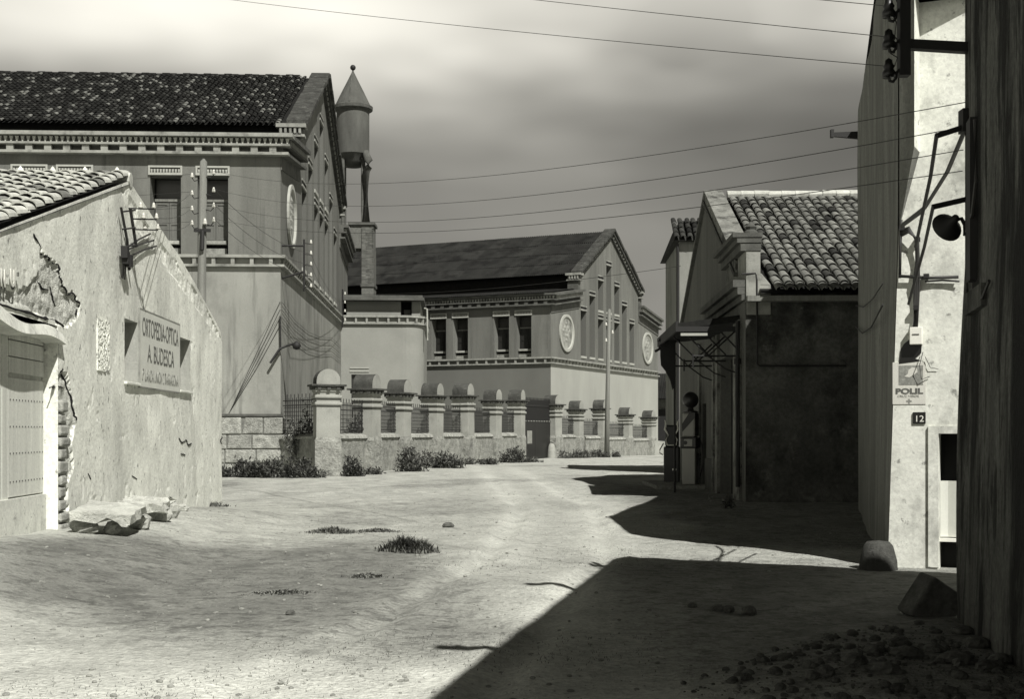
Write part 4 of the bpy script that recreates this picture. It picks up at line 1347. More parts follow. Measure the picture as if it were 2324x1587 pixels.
for a, b, c_0, d_0 in ((283, 560, 338, 530), (283, 566, 346, 545), (286, 582, 352, 558)):
    s.tube([hpt(a, b, -.05), hpt((a + c_0) / 2, (b + d_0) / 2 - 2, -.03), hpt(c_0, d_0, -.02)], .016, 5)
s.build("feed_cable", 'wire', br)

# stone slabs at the foot of the wall
def rock_mesh(name, m, sx, sy, sz, seed, n=9, rows=6, jag=.18, flat_=.0):
    rr_ = random.Random(seed)
    mb = MB()
    pr = []
    for j in range(rows + 1):
        t = -math.pi / 2 + math.pi * j / rows
        for k in range(n):
            a = 2 * math.pi * k / n + .2 * j
            q = 1 + rr_.uniform(-jag, jag)
            ce = abs(math.cos(t)) ** .55 if flat_ else math.cos(t)
            pr.append((sx * q * ce * math.cos(a), sy * q * ce * math.sin(a), sz * math.copysign(abs(math.sin(t)) ** (.7 if flat_ else 1), t) * (1 + rr_.uniform(-.05, .05))))
    mb.v = pr
    for j in range(rows):
        for k in range(n):
            k2 = (k + 1) % n
            mb.f.append((j * n + k, j * n + k2, (j + 1) * n + k2, (j + 1) * n + k)); mb.m.append(0)
    mb.f.append(tuple(range(n))[::-1]); mb.m.append(0); mb.f.append(tuple(rows * n + k for k in range(n))); mb.m.append(0)
    return mb.mesh(name, [m])
def slab(name, label, corners, th, cat, jag=.02, m='rock', seed=1):
    """Rough slab from its top corners (x, y, z)."""
    rr_ = random.Random(seed)
    n = 5
    mb = MB()
    c0, c1, c2, c3 = [Vector(c) for c in corners]
    top, bot = {}, {}
    for i in range(n + 1):
        for j in range(n + 1):
            p = c0.lerp(c1, i / n).lerp(c3.lerp(c2, i / n), j / n)
            e = Vector((rr_.gauss(0, jag), rr_.gauss(0, jag), rr_.gauss(0, jag * .5)))
            top[i, j] = len(mb.v); mb.v.append(tuple(p + e))
            q = Vector((p.x, p.y, p.z - th)) + Vector((rr_.gauss(0, jag), rr_.gauss(0, jag), rr_.gauss(0, jag)))
            bot[i, j] = len(mb.v); mb.v.append(tuple(q))
    for i in range(n):
        for j in range(n):
            mb.f += [(top[i, j], top[i + 1, j], top[i + 1, j + 1], top[i, j + 1]), (bot[i, j], bot[i, j + 1], bot[i + 1, j + 1], bot[i + 1, j])]
    for i in range(n):
        mb.f += [(top[i, 0], bot[i, 0], bot[i + 1, 0], top[i + 1, 0]), (top[i, n], top[i + 1, n], bot[i + 1, n], bot[i, n]),
                 (top[0, i], top[0, i + 1], bot[0, i + 1], bot[0, i]), (top[n, i], bot[n, i], bot[n, i + 1], top[n, i + 1])]
    mb.m = [0] * len(mb.f)
    return tag(mb.build(name, m), label, cat)
g0 = .06
slab("stone_slab", "long flat stone slab resting on stones beside the barn door",
     [at(156, 1162, 15.9), at(298, 1172, 16.2), at(330, 1146, 17.2), at(205, 1138, 16.9)], .105, "stone", .018, 'slab', 4)
slab("stone_slab", "second rough slab lying behind the long slab at the wall foot",
     [at(270, 1140, 17.7), at(370, 1146, 18.4), at(390, 1130, 19.4), at(298, 1124, 18.6)], .12, "stone", .03, 'slab', 9)
for i, (px, py, Z, sx, sz, lab) in enumerate(((192, 1183, 16.2, .19, .12, "small stone propping the near end of the long slab"), (255, 1190, 16.4, .13, .11, "small stone under the middle of the long slab"),
        (362, 1160, 18.8, .22, .17, "angular stone tilted against the second slab"), (388, 1155, 19.4, .15, .17, "upright stone at the end of the slab row"), (318, 1172, 17.4, .20, .13, "broken stone wedged under the far end of the long slab"),
        (415, 1148, 21.2, .1, .08, "small stone past the slabs by the wall"))):
    p = at(px, py, Z)
    o = inst("stone", rock_mesh("stone", 'rock', sx, sx * .8, sz, 30 + i, jag=.2)); o.location = (p.x, p.y, gz(p.x, p.y) + sz * .6); o.rotation_euler = (0, 0, i * 1.3)
    tag(o, lab, "stone", "stones by the old house wall")

# ------------------------------------------------------------------ filling station with tiled roof, right
YS = 28.3
TH4 = -math.atan(0.036)
stn = thing("filling_station", "shaded filling station building with gabled clay tile roof", "building", (5.2, YS, 0), TH4)
def Ps(u, d, z): return (d, u, z)                     # street side, facing left; u runs back
def Pe(u, d, z): return (u, d, z)                     # end wall facing the camera
APX, RZ, EZ, WS = 7.6, 8.20, 4.82, 15.2
def zg(u): return RZ - (RZ - EZ) * abs(u - APX) / APX
w = MB()
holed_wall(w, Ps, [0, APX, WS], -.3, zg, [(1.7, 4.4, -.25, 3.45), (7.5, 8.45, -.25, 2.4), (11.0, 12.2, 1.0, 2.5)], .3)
w.build("street_wall", 'facade_grey', stn)
s = MB(); s.pbox(Ps, 1.7, 4.4, .28, .34, -.25, 3.45); s.build("doorway", 'dark', stn)
s = MB(); s.pbox(Ps, 7.5, 8.45, .2, .26, -.25, 2.4); s.build("door", 'pump_dark', stn)
s = MB(); s.pbox(Ps, 11.0, 12.2, .2, .26, 1.0, 2.5); s.build("window", 'glass', stn)
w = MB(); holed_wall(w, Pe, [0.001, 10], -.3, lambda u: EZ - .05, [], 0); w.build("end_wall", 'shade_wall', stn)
s = MB()
s.poly([(10, 0, -.3), (10, WS, -.3), (10, WS, EZ), (10, APX, RZ), (10, 0, EZ)]); s.poly([(0, WS, -.3), (10, WS, -.3), (10, WS, EZ), (0, WS, EZ)])
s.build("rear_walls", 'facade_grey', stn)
# pilasters and dado on the street wall
for u0, u1 in ((.55, 1.55), (4.5, 4.95), (5.4, 5.7), (8.7, 9.1)):
    s = MB(); s.pbox(Ps, u0, u1, -.07, .02, -.25, 4.15); s.build("pilaster", 'stn_trim', stn)
s = MB(); s.pbox(Ps, 4.96, 7.45, -.05, .02, -.25, .85); s.build("dado", 'trim_dark', stn)
# cornices and corner parapet
s = MB()
s.pbox(Ps, -.02, 6.6, -.28, .02, 4.82, 4.98); s.pbox(Ps, -.015, 6.55, -.18, .02, 4.66, 4.815); s.pbox(Ps, -.01, 6.5, -.09, .02, 4.52, 4.655)
s.build("cornice", 'trim_dark', stn)
s = MB(); s.pbox(Ps, -.06, 3.35, 0.0, .32, 4.60, 5.86); s.pbox(Ps, -.05, 2.6, .02, .55, 4.2, 4.86)
s.hexa([(.02, -.055, 4.86), (.55, -.055, 4.86), (.55, .3, 4.86), (.02, .3, 4.86), (.02, -.055, 5.12), (.34, -.055, 5.12), (.34, .3, 5.12), (.02, .3, 5.12)])
par = s.build("corner_parapet", 'trim', stn, bevel=.012)
s = MB(); s.pbox(Ps, -.12, 3.4, -.30, .36, 5.92, 6.02); s.pbox(Ps, -.1, 3.38, -.2, .34, 5.80, 5.915); s.pbox(Ps, -.08, 3.36, -.12, .33, 5.62, 5.795)
s.build("parapet_cornice", 'trim_dark', par)
s = MB(); s.box(-.05, .05, -.08, .08, 0, .1)
q = MB(); q.lathe([(.17, 0), (.16, .05), (.10, .1), (.13, .16), (.08, .22), (.03, .27), (.001, .29)], (.14, .16, 6.02), 10); q.build("parapet_ornament", 'trim_dark', par)
# roof
ss = (RZ - EZ) / APX
c_, s_ = 1 / math.sqrt(1 + ss * ss), ss / math.sqrt(1 + ss * ss)
s = MB()
s.poly([(.3, -.36, EZ - .36 * ss - .02), (10.1, -.36, EZ - .36 * ss - .02), (10.1, APX, RZ - .02), (.3, APX, RZ - .02)])
s.poly([(.3, WS + .3, EZ - .3 * ss), (10.1, WS + .3, EZ - .3 * ss), (10.1, APX, RZ - .02), (.3, APX, RZ - .02)])
sroof = s.build("roof", 'pan', stn)
lay_tiles(sroof, (.70, -.44, EZ - .44 * ss + .03), (1, 0, 0), (0, c_, s_), 19, 19, .246, .445, ['tile_n', 'tile_c', 'tile_b'], [.72, .16, .12], .225, .54, 300,
          skip=lambda c, r: False, keyf=lambda rc: rc[0] * .6 + rc[1])
rt = MB(); rt.tube([(0, 0, 0), (.42, 0, .012)], [.12, .10], 9); rtm = rt.mesh("ridge_tile", ['tile_w'])
for k in range(12):
    inst("ridge_tile", rtm, sroof, Matrix.Translation((.6 + .38 * k, APX, RZ + .08 + random.uniform(-.012, .012))))
s = MB()
s.vbox(Ps, (1.2, zg(1.2)), (APX, RZ), -.05, .22, -.06, .46); s.vbox(Ps, (WS, EZ), (APX, RZ), -.05, .22, -.06, .46)
s.build("verge_coping", 'stn_trim', stn)
s = MB()
s.vbox(Ps, (1.2, zg(1.2)), (APX, RZ), -.16, -.05, -.10, .02); s.vbox(Ps, (WS, EZ), (APX, RZ), -.16, -.05, -.10, .02)
s.build("verge_trim", 'trim_dark', stn)
s = MB(); s.box(.0, 10, -.30, -.02, EZ - .34, EZ - .22); s.build("eaves_board", 'wood_old', stn)
# pipes
s = MB(); s.tube([(-.12, .35, 4.1), (-.13, .35, 3.0), (-.12, .35, .35)], .055, 8); s.tube([(-.13, .35, 3.25), (-.13, .35, 3.12)], .085, 8)
s.build("downpipe", 'iron', stn)
s = MB(); s.tube([(.22, -.05, 5.1), (.24, -.06, 4.98), (.25, -.06, 3.1), (.30, -.06, 3.06), (2.2, -.06, 3.06)], .022, 6)
s.tube([(-.1, -.08, 5.1), (.22, -.05, 5.12)], .02, 6)
s.build("conduit", 'iron', stn)
s = MB(); s.lathe([(.10, 0), (.10, .03), (.05, .05), (.001, .05)], (0, 0, 0), 12); o = s.build("wall_boss", 'trim_dark', stn); o.matrix_basis = Matrix.Translation((2.12, -.01, 3.1)) @ Matrix.Rotation(R(90), 4, 'X')
# canopy on iron trusses
can = MB()
can.hexa([(-1.42, .9, 3.98), (.0, .9, 4.12), (.0, 6.2, 4.12), (-1.42, 6.2, 3.98), (-1.42, .9, 4.10), (.0, .9, 4.28), (.0, 6.2, 4.28), (-1.42, 6.2, 4.10)])
cn = can.build("canopy", 'sheet', stn)
s = MB(); s.box(-1.47, -1.42, .85, 6.25, 3.9, 4.14); s.box(-1.42, .0, .85, .9, 3.9, 4.02); s.build("fascia", 'iron', cn)
s = MB(); s.box(-1.36, -.75, .80, .845, 3.80, 3.86); s.build("strip_light", 'white_trim', cn)
for y in (1.1, 3.2, 5.6):
    s = MB()
    s.tube([(-1.3, y, 3.95), (-.7, y, 3.35), (-.05, y, 3.95)], .022, 5); s.tube([(-1.05, y, 3.35), (-.02, y, 3.35)], .022, 5); s.tube([(-.7, y, 3.35), (-.3, y, 3.05), (-.02, y, 2.95)], .018, 5)
    s.tube([(-1.05, y, 3.4), (-1.05, y, 3.1)], .02, 5); s.tube([(-.45, y, 3.95), (-.02, y, 3.5)], .02, 5)
    s.build("truss", 'iron', cn)
# hanging shop sign at the outer end of the canopy, on its post
hs = thing("hanging_sign", "dark scroll shaped hanging board at the outer end of the canopy", "sign", (3.94, 33.6, 0), 0)
s = MB()
out = [(-.02, 3.98), (.36, 3.98), (.36, 2.8), (.30, 2.7), (.24, 2.95), (.12, 3.2), (.0, 3.35), (-.02, 3.6)]
for sgn_, yy in ((1, -.04), (-1, .04)):
    s.poly([(a, yy, b) for a, b in out])
for (a, b), (c, d) in zip(out, out[1:] + out[:1]):
    s.poly([(a, -.04, b), (c, -.04, d), (c, .04, d), (a, .04, b)])
s.build("board", 'iron', hs)
s = MB(); s.box(-.1, .5, -.05, .05, 3.98, 4.06); s.tube([(-.16, 0, 3.72), (-.05, 0, 3.78), (.0, 0, 3.9)], .04, 6); s.build("hanger", 'iron', hs)
s = MB(); s.tube([(.36, 0, 4.0), (.36, 0, gz(4.3, 33.6) - .05)], .03, 8); s.build("post", 'iron', hs)

# petrol pumps
def pump_a(x, y):
    z0 = gz(x, y) + .10
    r = thing("petrol_pump", "tall petrol pump with round globe and dark diagonal band by the station wall", "petrol pump", (x, y, z0), R(-24))
    s = MB(); s.box(-.20, .20, -.20, .20, 0, 1.05); s.build("cabinet", 'pump', r, bevel=.03)
    s = MB(); s.box(-.235, .235, -.235, .235, 1.05, 1.36); s.build("meter_head", 'pump_dark', r, bevel=.03)
    s = MB(); s.box(-.12, .12, -.245, -.236, 1.1, 1.3); s.build("meter_face", 'pump', r)
    s = MB(); s.lathe([(.06, 0), (.06, .01), (.001, .01)], (0, 0, 0), 16); o = s.build("dial", 'black_paint', r); o.matrix_basis = Matrix.Translation((-.08, -.246, 1.2)) @ Matrix.Rotation(R(90), 4, 'X')
    s = MB(); s.box(-.19, .19, -.19, .19, 1.36, 2.06); s.build("column", 'pump', r, bevel=.05)
    s = MB()
    for fy in (-.196,):
        s.add([(-.192, fy, 1.50), (.192, fy, 1.92), (.192, fy, 2.06), (.02, fy, 2.06), (-.192, fy, 1.74)], [(0, 1, 2, 3, 4)])
    s.add([(.196, -.19, 1.40), (.196, .19, 1.40), (.196, .19, 2.05), (.196, -.19, 2.05)], [(0, 1, 2, 3)])
    s.build("painted_band", 'black_paint', r)
    s = MB(); s.lathe([(.22, 2.06), (.22, 2.10), (.10, 2.14), (.07, 2.22)], n=16); s.build("neck", 'pump_dark', r)
    s = MB(); s.lathe([(.05, 2.2)] + [(.235 * math.sin(R(a)), 2.43 - .235 * math.cos(R(a))) for a in range(15, 180, 15)] + [(.001, 2.665)], n=20); s.build("globe", 'pump_dark', r, smooth=True)
    s = MB(); s.tube([(.24, 0, 1.3), (.36, -.05, 1.15), (.38, -.05, .6), (.30, -.02, .25), (.24, 0, .6), (.23, 0, .9)], .02, 6); s.build("hose", 'black_paint', r)
    return r
p = at(1567, 1098, 36.5)
pump_a(p.x, p.y)
def pump_b(x, y):
    z0 = gz(x, y) + .08
    r = thing("petrol_pump", "low dark petrol pump with white trim frame at the street edge", "petrol pump", (x, y, z0), R(-10))
    s = MB(); s.box(-.24, .24, -.22, .22, 0, 1.1); s.build("cabinet", 'pump_dark', r, bevel=.04)
    s = MB(); s.box(-.20, .20, -.18, .18, 1.1, 1.75); s.build("head", 'pump_dark', r, bevel=.05)
    s = MB()
    for sx in (-1, 1):
        s.tube([(sx * .13, -.20, 1.14), (sx * .17, -.2, 1.3), (sx * .10, -.2, 1.45), (sx * .20, -.2, 1.62), (sx * .17, -.19, 1.78), (sx * .2, -.19, 1.9)], [.022, .02, .02, .035, .03, .012], 6)
    s.tube([(-.13, -.20, 1.14), (.13, -.20, 1.14)], .02, 6)
    s.build("trim_frame", 'white_paint', r)
    s = MB(); s.box(.02, .14, -.232, -.222, .38, .44); s.build("label_plate", 'white_paint', r)
    s = MB(); s.tube([(-.25, -.05, 1.2), (-.36, -.08, 1.0), (-.36, -.08, .9), (-.27, -.06, .85)], .018, 6); s.build("hose", 'black_paint', r)
    return r
p = at(1525, 1085, 38.5)
pump_b(p.x, p.y)
q = at(1545, 1100, 37.2)
s = MB(); s.box(q.x - .9, q.x + .75, 35.6, 39.6, -.2, gz(q.x, 37) + .10); o = s.build("kerb_island", 'stone', None, bevel=.03)
tag(o, "low kerbed island carrying the petrol pumps", "kerb")

# neighbour tower beyond the station
nb = thing("neighbour_house", "narrow pale house with tiled hip roof rising behind the filling station", "house", (6.25, 47.5, 0), TH4)
s = MB(); s.box(0, 5, 0, 6, -.3, 8.7); s.build("wall", 'cellar_lower', nb)
s = MB(); s.hexa([(-.22, -.3, 8.7), (5.2, -.3, 8.7), (5.2, 6.2, 8.7), (-.22, 6.2, 8.7), (.15, 1.4, 9.72), (5, 1.4, 9.72), (5, 4.6, 9.72), (.15, 4.6, 9.72)]); nr2 = s.build("roof", 'tile_b', nb)
lay_tiles(nr2, (-.12, -.36, 8.74), (1, 0, 0), (0, 1.7, 1.02), 8, 4, .25, .46, ['tile_b', 'tile_a'], [.7, .3], .22, .54, 300)
s = MB(); s.tube([(-.08, -.1, 8.6), (-.06, -.08, 8.2), (-.06, -.08, .2)], .06, 7); s.build("downpipe", 'iron', nb)

# dark barn closing the street
bn = thing("barn", "dark low barn with corrugated roof at the far end of the street", "building", (12.6, 116, 0), R(-4))
s = MB(); s.box(0, 9, 0, 8, -1.2, 4.6); s.build("wall", 'shade_wall', bn)
s = MB(); s.box(.4, 4.4, -.06, .0, -1, 3.6); s.build("opening", 'dark', bn)
s = MB(); s.poly([(-.6, -1.2, 4.5), (9.5, -1.2, 4.5), (9.5, 4, 7.0), (-.6, 4, 7.0)]); s.poly([(-.6, 9, 4.5), (9.5, 9, 4.5), (9.5, 4, 7.0), (-.6, 4, 7.0)]); br_ = s.build("roof", 'pan', bn)
bl_ = math.hypot(5.2, 2.5); cb, sb = 5.2 / bl_, 2.5 / bl_
pmb = corr_panel(1.12, 3.0)
for r in range(2):
    for c in range(9):
        inst("roof_sheet", pmb, br_, frame(Vector((-.6 + 1.1 * c, -1.25, 4.54)) + Vector((0, cb, sb)) * (r * 2.85), Vector((1, 0, 0)), Vector((0, cb, sb)), Vector((0, -sb, cb))))

# ------------------------------------------------------------------ corner house, number 12
Fp, Cp, Np, Ep = (7.0, 25.7), (4.425, 15.0), (4.605, 14.55), (5.9, 14.4)
Ct = (4.555, 14.95)                                    # the corner leans outward with height
E2 = (4.765, 14.86)
H12, HC = 7.89, 6.62
ch = thing("corner_house", "corner house with shaded side wall and sunlit front bearing number twelve", "house", (0, 0, 0))
def pt(p, z): return (p[0], p[1], z)
Kp = (Cp[0] + (Fp[0] - Cp[0]) * .22, Cp[1] + (Fp[1] - Cp[1]) * .22)
s = MB()
nseg = 26
def wob(t, z): return .035 * math.sin(t * 9 + z * .4) + .02 * math.sin(t * 23 + z * 1.1)
prev = None
for k in range(nseg + 1):
    t = k / nseg
    x, y = Cp[0] + (Fp[0] - Cp[0]) * t, Cp[1] + (Fp[1] - Cp[1]) * t
    top = HC + (H12 - HC) * min(1, t / .22)
    col = []
    for j in range(13):
        z = -.3 + (top + .3) * j / 12
        lean = .13 * min(1, max(0, z + .3) / 4.29) * (1 - t) ** 3      # foot of the near edge leans in
        col.append((x + lean + wob(t, z) * (.6 if 0 < k < nseg else 0), y + 0.0, z))
    if prev:
        for j in range(12):
            s.poly([prev[j], col[j], col[j + 1], prev[j + 1]])
    prev = col
s.poly([pt(Ct, 3.99), pt(Np, 4.87), pt(Np, HC), pt(Ct, HC)])
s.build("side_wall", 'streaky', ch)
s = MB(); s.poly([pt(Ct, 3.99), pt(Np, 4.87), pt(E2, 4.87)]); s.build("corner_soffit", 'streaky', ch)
cel = math.hypot(Ep[0] - Cp[0], Ep[1] - Cp[1])
cu = ((Ep[0] - Cp[0]) / cel, (Ep[1] - Cp[1]) / cel)
cn_ = (-cu[1], cu[0])                                  # into the house
def Pc(u, d, z): return (Cp[0] + cu[0] * u + cn_[0] * d, Cp[1] + cu[1] * u + cn_[1] * d, z)
def cu_px(px):                                         # measured column -> distance along the chamfered front
    q = (px - CX) / FOC
    return (q * Cp[1] - Cp[0]) / (cu[0] - q * cu[1])
def cz(px, py):
    u = cu_px(px)
    return EYE + (HY - py) / FOC * (Cp[1] + cu[1] * u)
du0 = cu_px(2131)
dz1 = cz(2131, 985)
def Pl(u, d, z): return Pc(u + .135 * min(1, max(0, z + .3) / 4.29) * max(0, 1 - u / .3), d, z)
w = MB(); holed_wall(w, Pl, [0, .3, cel], -.3, lambda u: 3.99, [(du0, 1.50, -.25, dz1)], .35)
w.poly([pt(Ct, 3.99), Pc(.3, 0, 3.99), Pc(cel, 0, 3.99), Pc(cel, 0, HC), pt(E2, HC), pt(E2, 4.87)])
w.poly([pt(Np, 4.87), pt(E2, 4.87), pt(E2, HC), pt(Np, HC)])
w.poly([pt(Ep, -.3), (9.5, 14.4, -.3), (9.5, 14.4, HC), pt(Ep, HC)])
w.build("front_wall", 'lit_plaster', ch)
s = MB()
s.poly([(9.5, 14.4, -.3), (11.5, 25.7, -.3), (11.5, 25.7, H12), (9.5, 14.4, HC)]); s.poly([pt(Fp, -.3), (11.5, 25.7, -.3), (11.5, 25.7, H12), pt(Fp, H12)])
s.build("rear_walls", 'streaky', ch)
s = MB(); s.poly([pt(Ct, HC), pt(Np, HC), (9.5, 14.4, HC), (10, 17.4, H12), pt(Kp, H12)]); s.poly([pt(Kp, H12), (10, 17.4, H12), (11.5, 25.7, H12), pt(Fp, H12)]); s.build("roof", 'pan', ch)
dm = MB()
dm.pbox(Pc, du0 - cu_px(2131) + cu_px(2107), du0 - .004, -.03, .02, .02, dz1 + .09); dm.pbox(Pc, du0 - .003, 1.55, -.028, .02, dz1 + .002, dz1 + .09)
df = dm.build("door_frame", 'lit_plaster', ch)
s = MB(); s.pbox(Pc, du0, 1.5, .33, .36, -.2, dz1); s.build("door_void", 'dark', ch)
s = MB()
za, zb_ = cz(2150, 1222), cz(2150, 1093)
n = 10
for k in range(n):
    ua, ub = du0 + .004 + (1.46 - du0) * k / n, du0 + .004 + (1.46 - du0) * (k + 1) / n
    f = lambda u: .16 + .012 * math.sin(u * 30)
    s.poly([Pc(ua, f(ua), za), Pc(ub, f(ub), za), Pc(ub, f(ub), zb_), Pc(ua, f(ua), zb_)])
s.build("door_curtain", 'cloth', ch)
s = MB(); s.pbox(Pc, du0, 1.5, .08, .24, za - .05, za - .012); s.build("door_ledge", 'white_paint', ch)
# dirty foot of the front wall
s = MB()
m_ = MB()
# poster
FC = Matrix(((cu[0], 0, -cn_[0], 0), (cu[1], 0, -cn_[1], 0), (0, 1, 0, 0), (0, 0, 0, 1)))
def on_front(u, z, d): return Matrix.Translation(Pc(u, d, z)) @ FC
po = thing("poster", "torn printed poster on the sunlit front of the corner house", "poster", Pc(0, 0, 0))
ploc = Vector(Pc(0, 0, 0))
def Pq(u, d, z): return tuple(Vector(Pc(u, d, z)) - ploc)
u0, u1 = cu_px(2026), cu_px(2101)
zb0, zb1, zb2, zb3 = cz(2060, 918), cz(2060, 874), cz(2060, 826), cz(2060, 778)
s = MB(); s.pbox(Pq, u0, u1, -.008, .004, zb0, zb2 + .02); s.build("sheet", 'paper', po)
v0, v1 = u0 + .07, u1 - .03
s = MB(); s.pbox(Pq, v0, v1, -.011, -.0085, zb1, zb2 - .02); s.build("printed_block", 'ink_pale', po)
s = MB()
pts = [(v0 + .11, zb2 - .07), (v0 + .15, zb2 - .045), (v0 + .20, zb2 - .05), (v0 + .21, zb2 - .10), (v0 + .17, zb2 - .13), (v0 + .12, zb2 - .16), (v0 + .06, zb2 - .15), (v0 + .10, zb2 - .12)]
s.poly([Pq(a, -.0125, b) for a, b in pts]); s.build("printed_figure", 'paper', po)
s = MB()
pts = [(v0, zb2), (v1 - .01, zb2 + .03), (v1 - .09, zb2 + .06), (v1 - .02, zb2 + .12), (v1 - .01, zb3 + .02), (v0 + .14, zb3 + .05), (v0 + .06, zb3 - .01), (v0 + .02, zb3 - .08)]
s.poly([Pq(a, -.011, b) for a, b in pts]); s.build("black_panel", 'black_paint', po)
def on_p(u, z, d): return Matrix.Translation(Pq(u, d, z)) @ FC
text_mesh("POLIL", on_p((u0 + u1) / 2, cz(2060, 894), -.010), .088, 'ink', po, "lettering", width=.31, bold=.004, extrude=.001)
text_mesh("CRUZ VERDE", on_p((u0 + u1) / 2 - .01, cz(2060, 902), -.010), .038, 'ink_pale', po, "lettering", width=.24, extrude=.001)
s = MB(); cxu, cz_ = (u0 + u1) / 2, cz(2060, 911); s.pbox(Pq, cxu - .03, cxu + .03, -.0105, -.0085, cz_ - .009, cz_ + .009); s.pbox(Pq, cxu - .009, cxu + .009, -.0108, -.0085, cz_ - .028, cz_ + .028); s.build("cross_mark", 'ink_pale', po)
# number plate
npl = thing("house_number", "black enamel house number plate reading twelve", "number plate", Pc(0, 0, 0))
a, b = cu_px(2072), cu_px(2101); z0_, z1_ = cz(2086, 962), cz(2086, 936)
s = MB(); s.pbox(Pq, a, b, -.02, .002, z0_, z1_); s.build("plate", 'black_paint', npl, bevel=.004)
text_mesh("12", on_p((a + b) / 2, z0_ + .022, -.0225), .105, 'white_paint', npl, "numerals", width=.085, extrude=.001)
# meter box with cables
mbx = thing("meter_box", "white electric meter box hanging above the poster", "meter box", Pc(0, 0, 0))
a, b = cu_px(2066), cu_px(2094); z0_, z1_ = cz(2080, 783), cz(2080, 744)
s = MB(); s.pbox(Pq, a, b, -.10, .002, z0_, z1_); s.build("case", 'white_paint', mbx, bevel=.006)
s = MB(); s.pbox(Pq, a + .03, b - .03, -.106, -.101, (z0_ + z1_) / 2 + .01, (z0_ + z1_) / 2 + .022); s.build("cover_slot", 'ink', mbx)
cb_ = thing("cable_bundle", "bundle of black cables running down the corner house to the meter box", "cable", (0, 0, 0))
def fp(px, py, d=-.03): return Pc(cu_px(px), d, cz(px, py))
s = MB()
for k in range(4):
    o_ = (k - 1.5) * 4
    s.tube([fp(2048, 530 + o_, -.05), fp(2064, 524 + o_, -.10), fp(2082 + o_ * .5, 545, -.08), fp(2083 + o_ * .5, 600, -.04), fp(2081 + o_, 640, -.06), fp(2080 + o_ * .7, 690, -.03), fp(2078 + o_ * .6, 745, -.05)], .014, 6)
s.build("cables", 'wire', cb_, smooth=True)
s = MB()
s.tube([fp(2042, 628, -.06), fp(2110, 632, -.05), fp(2176, 630, -.06)], .02, 6); s.tube([fp(2100, 640, -.05), fp(2140, 637, -.04), fp(2178, 640, -.05)], .012, 6)
s.tube([fp(2046, 500, -.04), fp(2044, 560, -.04), fp(2043, 632, -.04)], .018, 6)
s.tube([fp(2095, 800, -.03), fp(2088, 830, -.08), fp(2092, 862, -.05), fp(2110, 855, -.02)], .005, 5)
s.tube([fp(2100, 810, -.03), fp(2112, 835, -.03), fp(2130, 838, -.02)], .004, 5)
s.build("cable_run", 'wire', cb_, smooth=True)
for a, b in ((2048, 520), (2083, 545), (2103, 628), (2080, 700)):
    s = MB(); s.pbox(Pc, cu_px(a) - .03, cu_px(a) + .03, -.09, -.01, cz(a, b) - .025, cz(a, b) + .025); s.build("cable_clamp", 'iron', cb_)
pc = thing("wall_cable", "two slack cables across the shaded side of the corner house", "cable", (0, 0, 0))
def sp(t, z, o=.05): return (Cp[0] + (Fp[0] - Cp[0]) * t - o, Cp[1] + (Fp[1] - Cp[1]) * t, z)
s = MB(); s.tube([sp(0, 3.35), sp(.25, 3.45), sp(.6, 3.7), sp(1, 4.15)], .009, 5); s.tube([sp(0, 3.1), sp(.3, 3.1), sp(.65, 3.3), sp(1, 3.72)], .012, 5); s.build("strand", 'wire', pc)
ia = thing("iron_arm", "short iron arm projecting from the top corner of the shaded side wall", "bracket", (Fp[0], Fp[1], 7.55))
s = MB(); s.hexa([(-.52, -.03, .02), (.05, -.05, -.03), (.05, .05, -.03), (-.52, .03, .02), (-.52, -.03, .10), (.05, -.05, .12), (.05, .05, .12), (-.52, .03, .10)]); s.box(-.56, -.50, -.05, .05, .0, .16); s.build("arm", 'iron', ia)
gs = MB()
n = 14
for z, r in ((-.15, .30), (.15, .27), (.33, .22), (.36, .12), (.37, .001)):
    pass
gs.lathe([(.23, -.15), (.215, .10), (.17, .27), (.13, .315), (.001, .33)], n=n)
o = gs.build("guard_stone", 'guard', None, smooth=True); o.location = (4.27, 14.82, 0)
tag(o, "dark guard stone at the foot of the corner house wall", "stone")

# ------------------------------------------------------------------ nearest house, right edge
A = (3.92, 11.0)
nh = thing("near_house", "dark sooty house wall closing the right edge", "house", (A[0], A[1], 0))
HN = 6.42
dA = Vector((-.21, -1.0)).normalized()
s = MB()
prev = None
for k in range(30):
    t = k * .42
    x, y = dA.x * t, dA.y * t
    col = []
    for j in range(26):
        z = -.3 + (HN + .3) * j / 25
        bulge = .025 * float(fbm(t * 2.2, z * .5, 3)) + (.03 * math.sin(z * 1.1) if k == 0 else 0)
        col.append((x - bulge - .075 * max(0, 1 - z / 3.2), y, z))
    if prev:
        for j in range(25): s.poly([prev[j], prev[j + 1], col[j + 1], col[j]])
    prev = col
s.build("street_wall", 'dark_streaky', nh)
B = (dA.x * 12.2, dA.y * 12.2)
s = MB()
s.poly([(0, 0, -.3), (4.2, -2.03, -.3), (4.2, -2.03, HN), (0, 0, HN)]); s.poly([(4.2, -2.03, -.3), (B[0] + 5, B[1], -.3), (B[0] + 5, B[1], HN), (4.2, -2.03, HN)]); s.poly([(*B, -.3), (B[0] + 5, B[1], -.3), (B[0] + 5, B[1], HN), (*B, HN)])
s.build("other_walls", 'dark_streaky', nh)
s = MB(); s.poly([(0, 0, HN), (4.2, -2.03, HN), (B[0] + 5, B[1], HN), (*B, HN)]); s.build("roof", 'pan', nh)
def Pn(u, d, z): return (dA.x * u - dA.y * d * -1 * 0 + (-dA.y) * 0 + (dA.y) * 0 + dA.x * 0 + (-1) * (-d) * (abs(dA.y)), dA.y * u + d * dA.x * 1.0, z)
def nu_px(px):
    q = (px - CX) / FOC
    return (q * A[1] - A[0]) / (dA.x - q * dA.y)
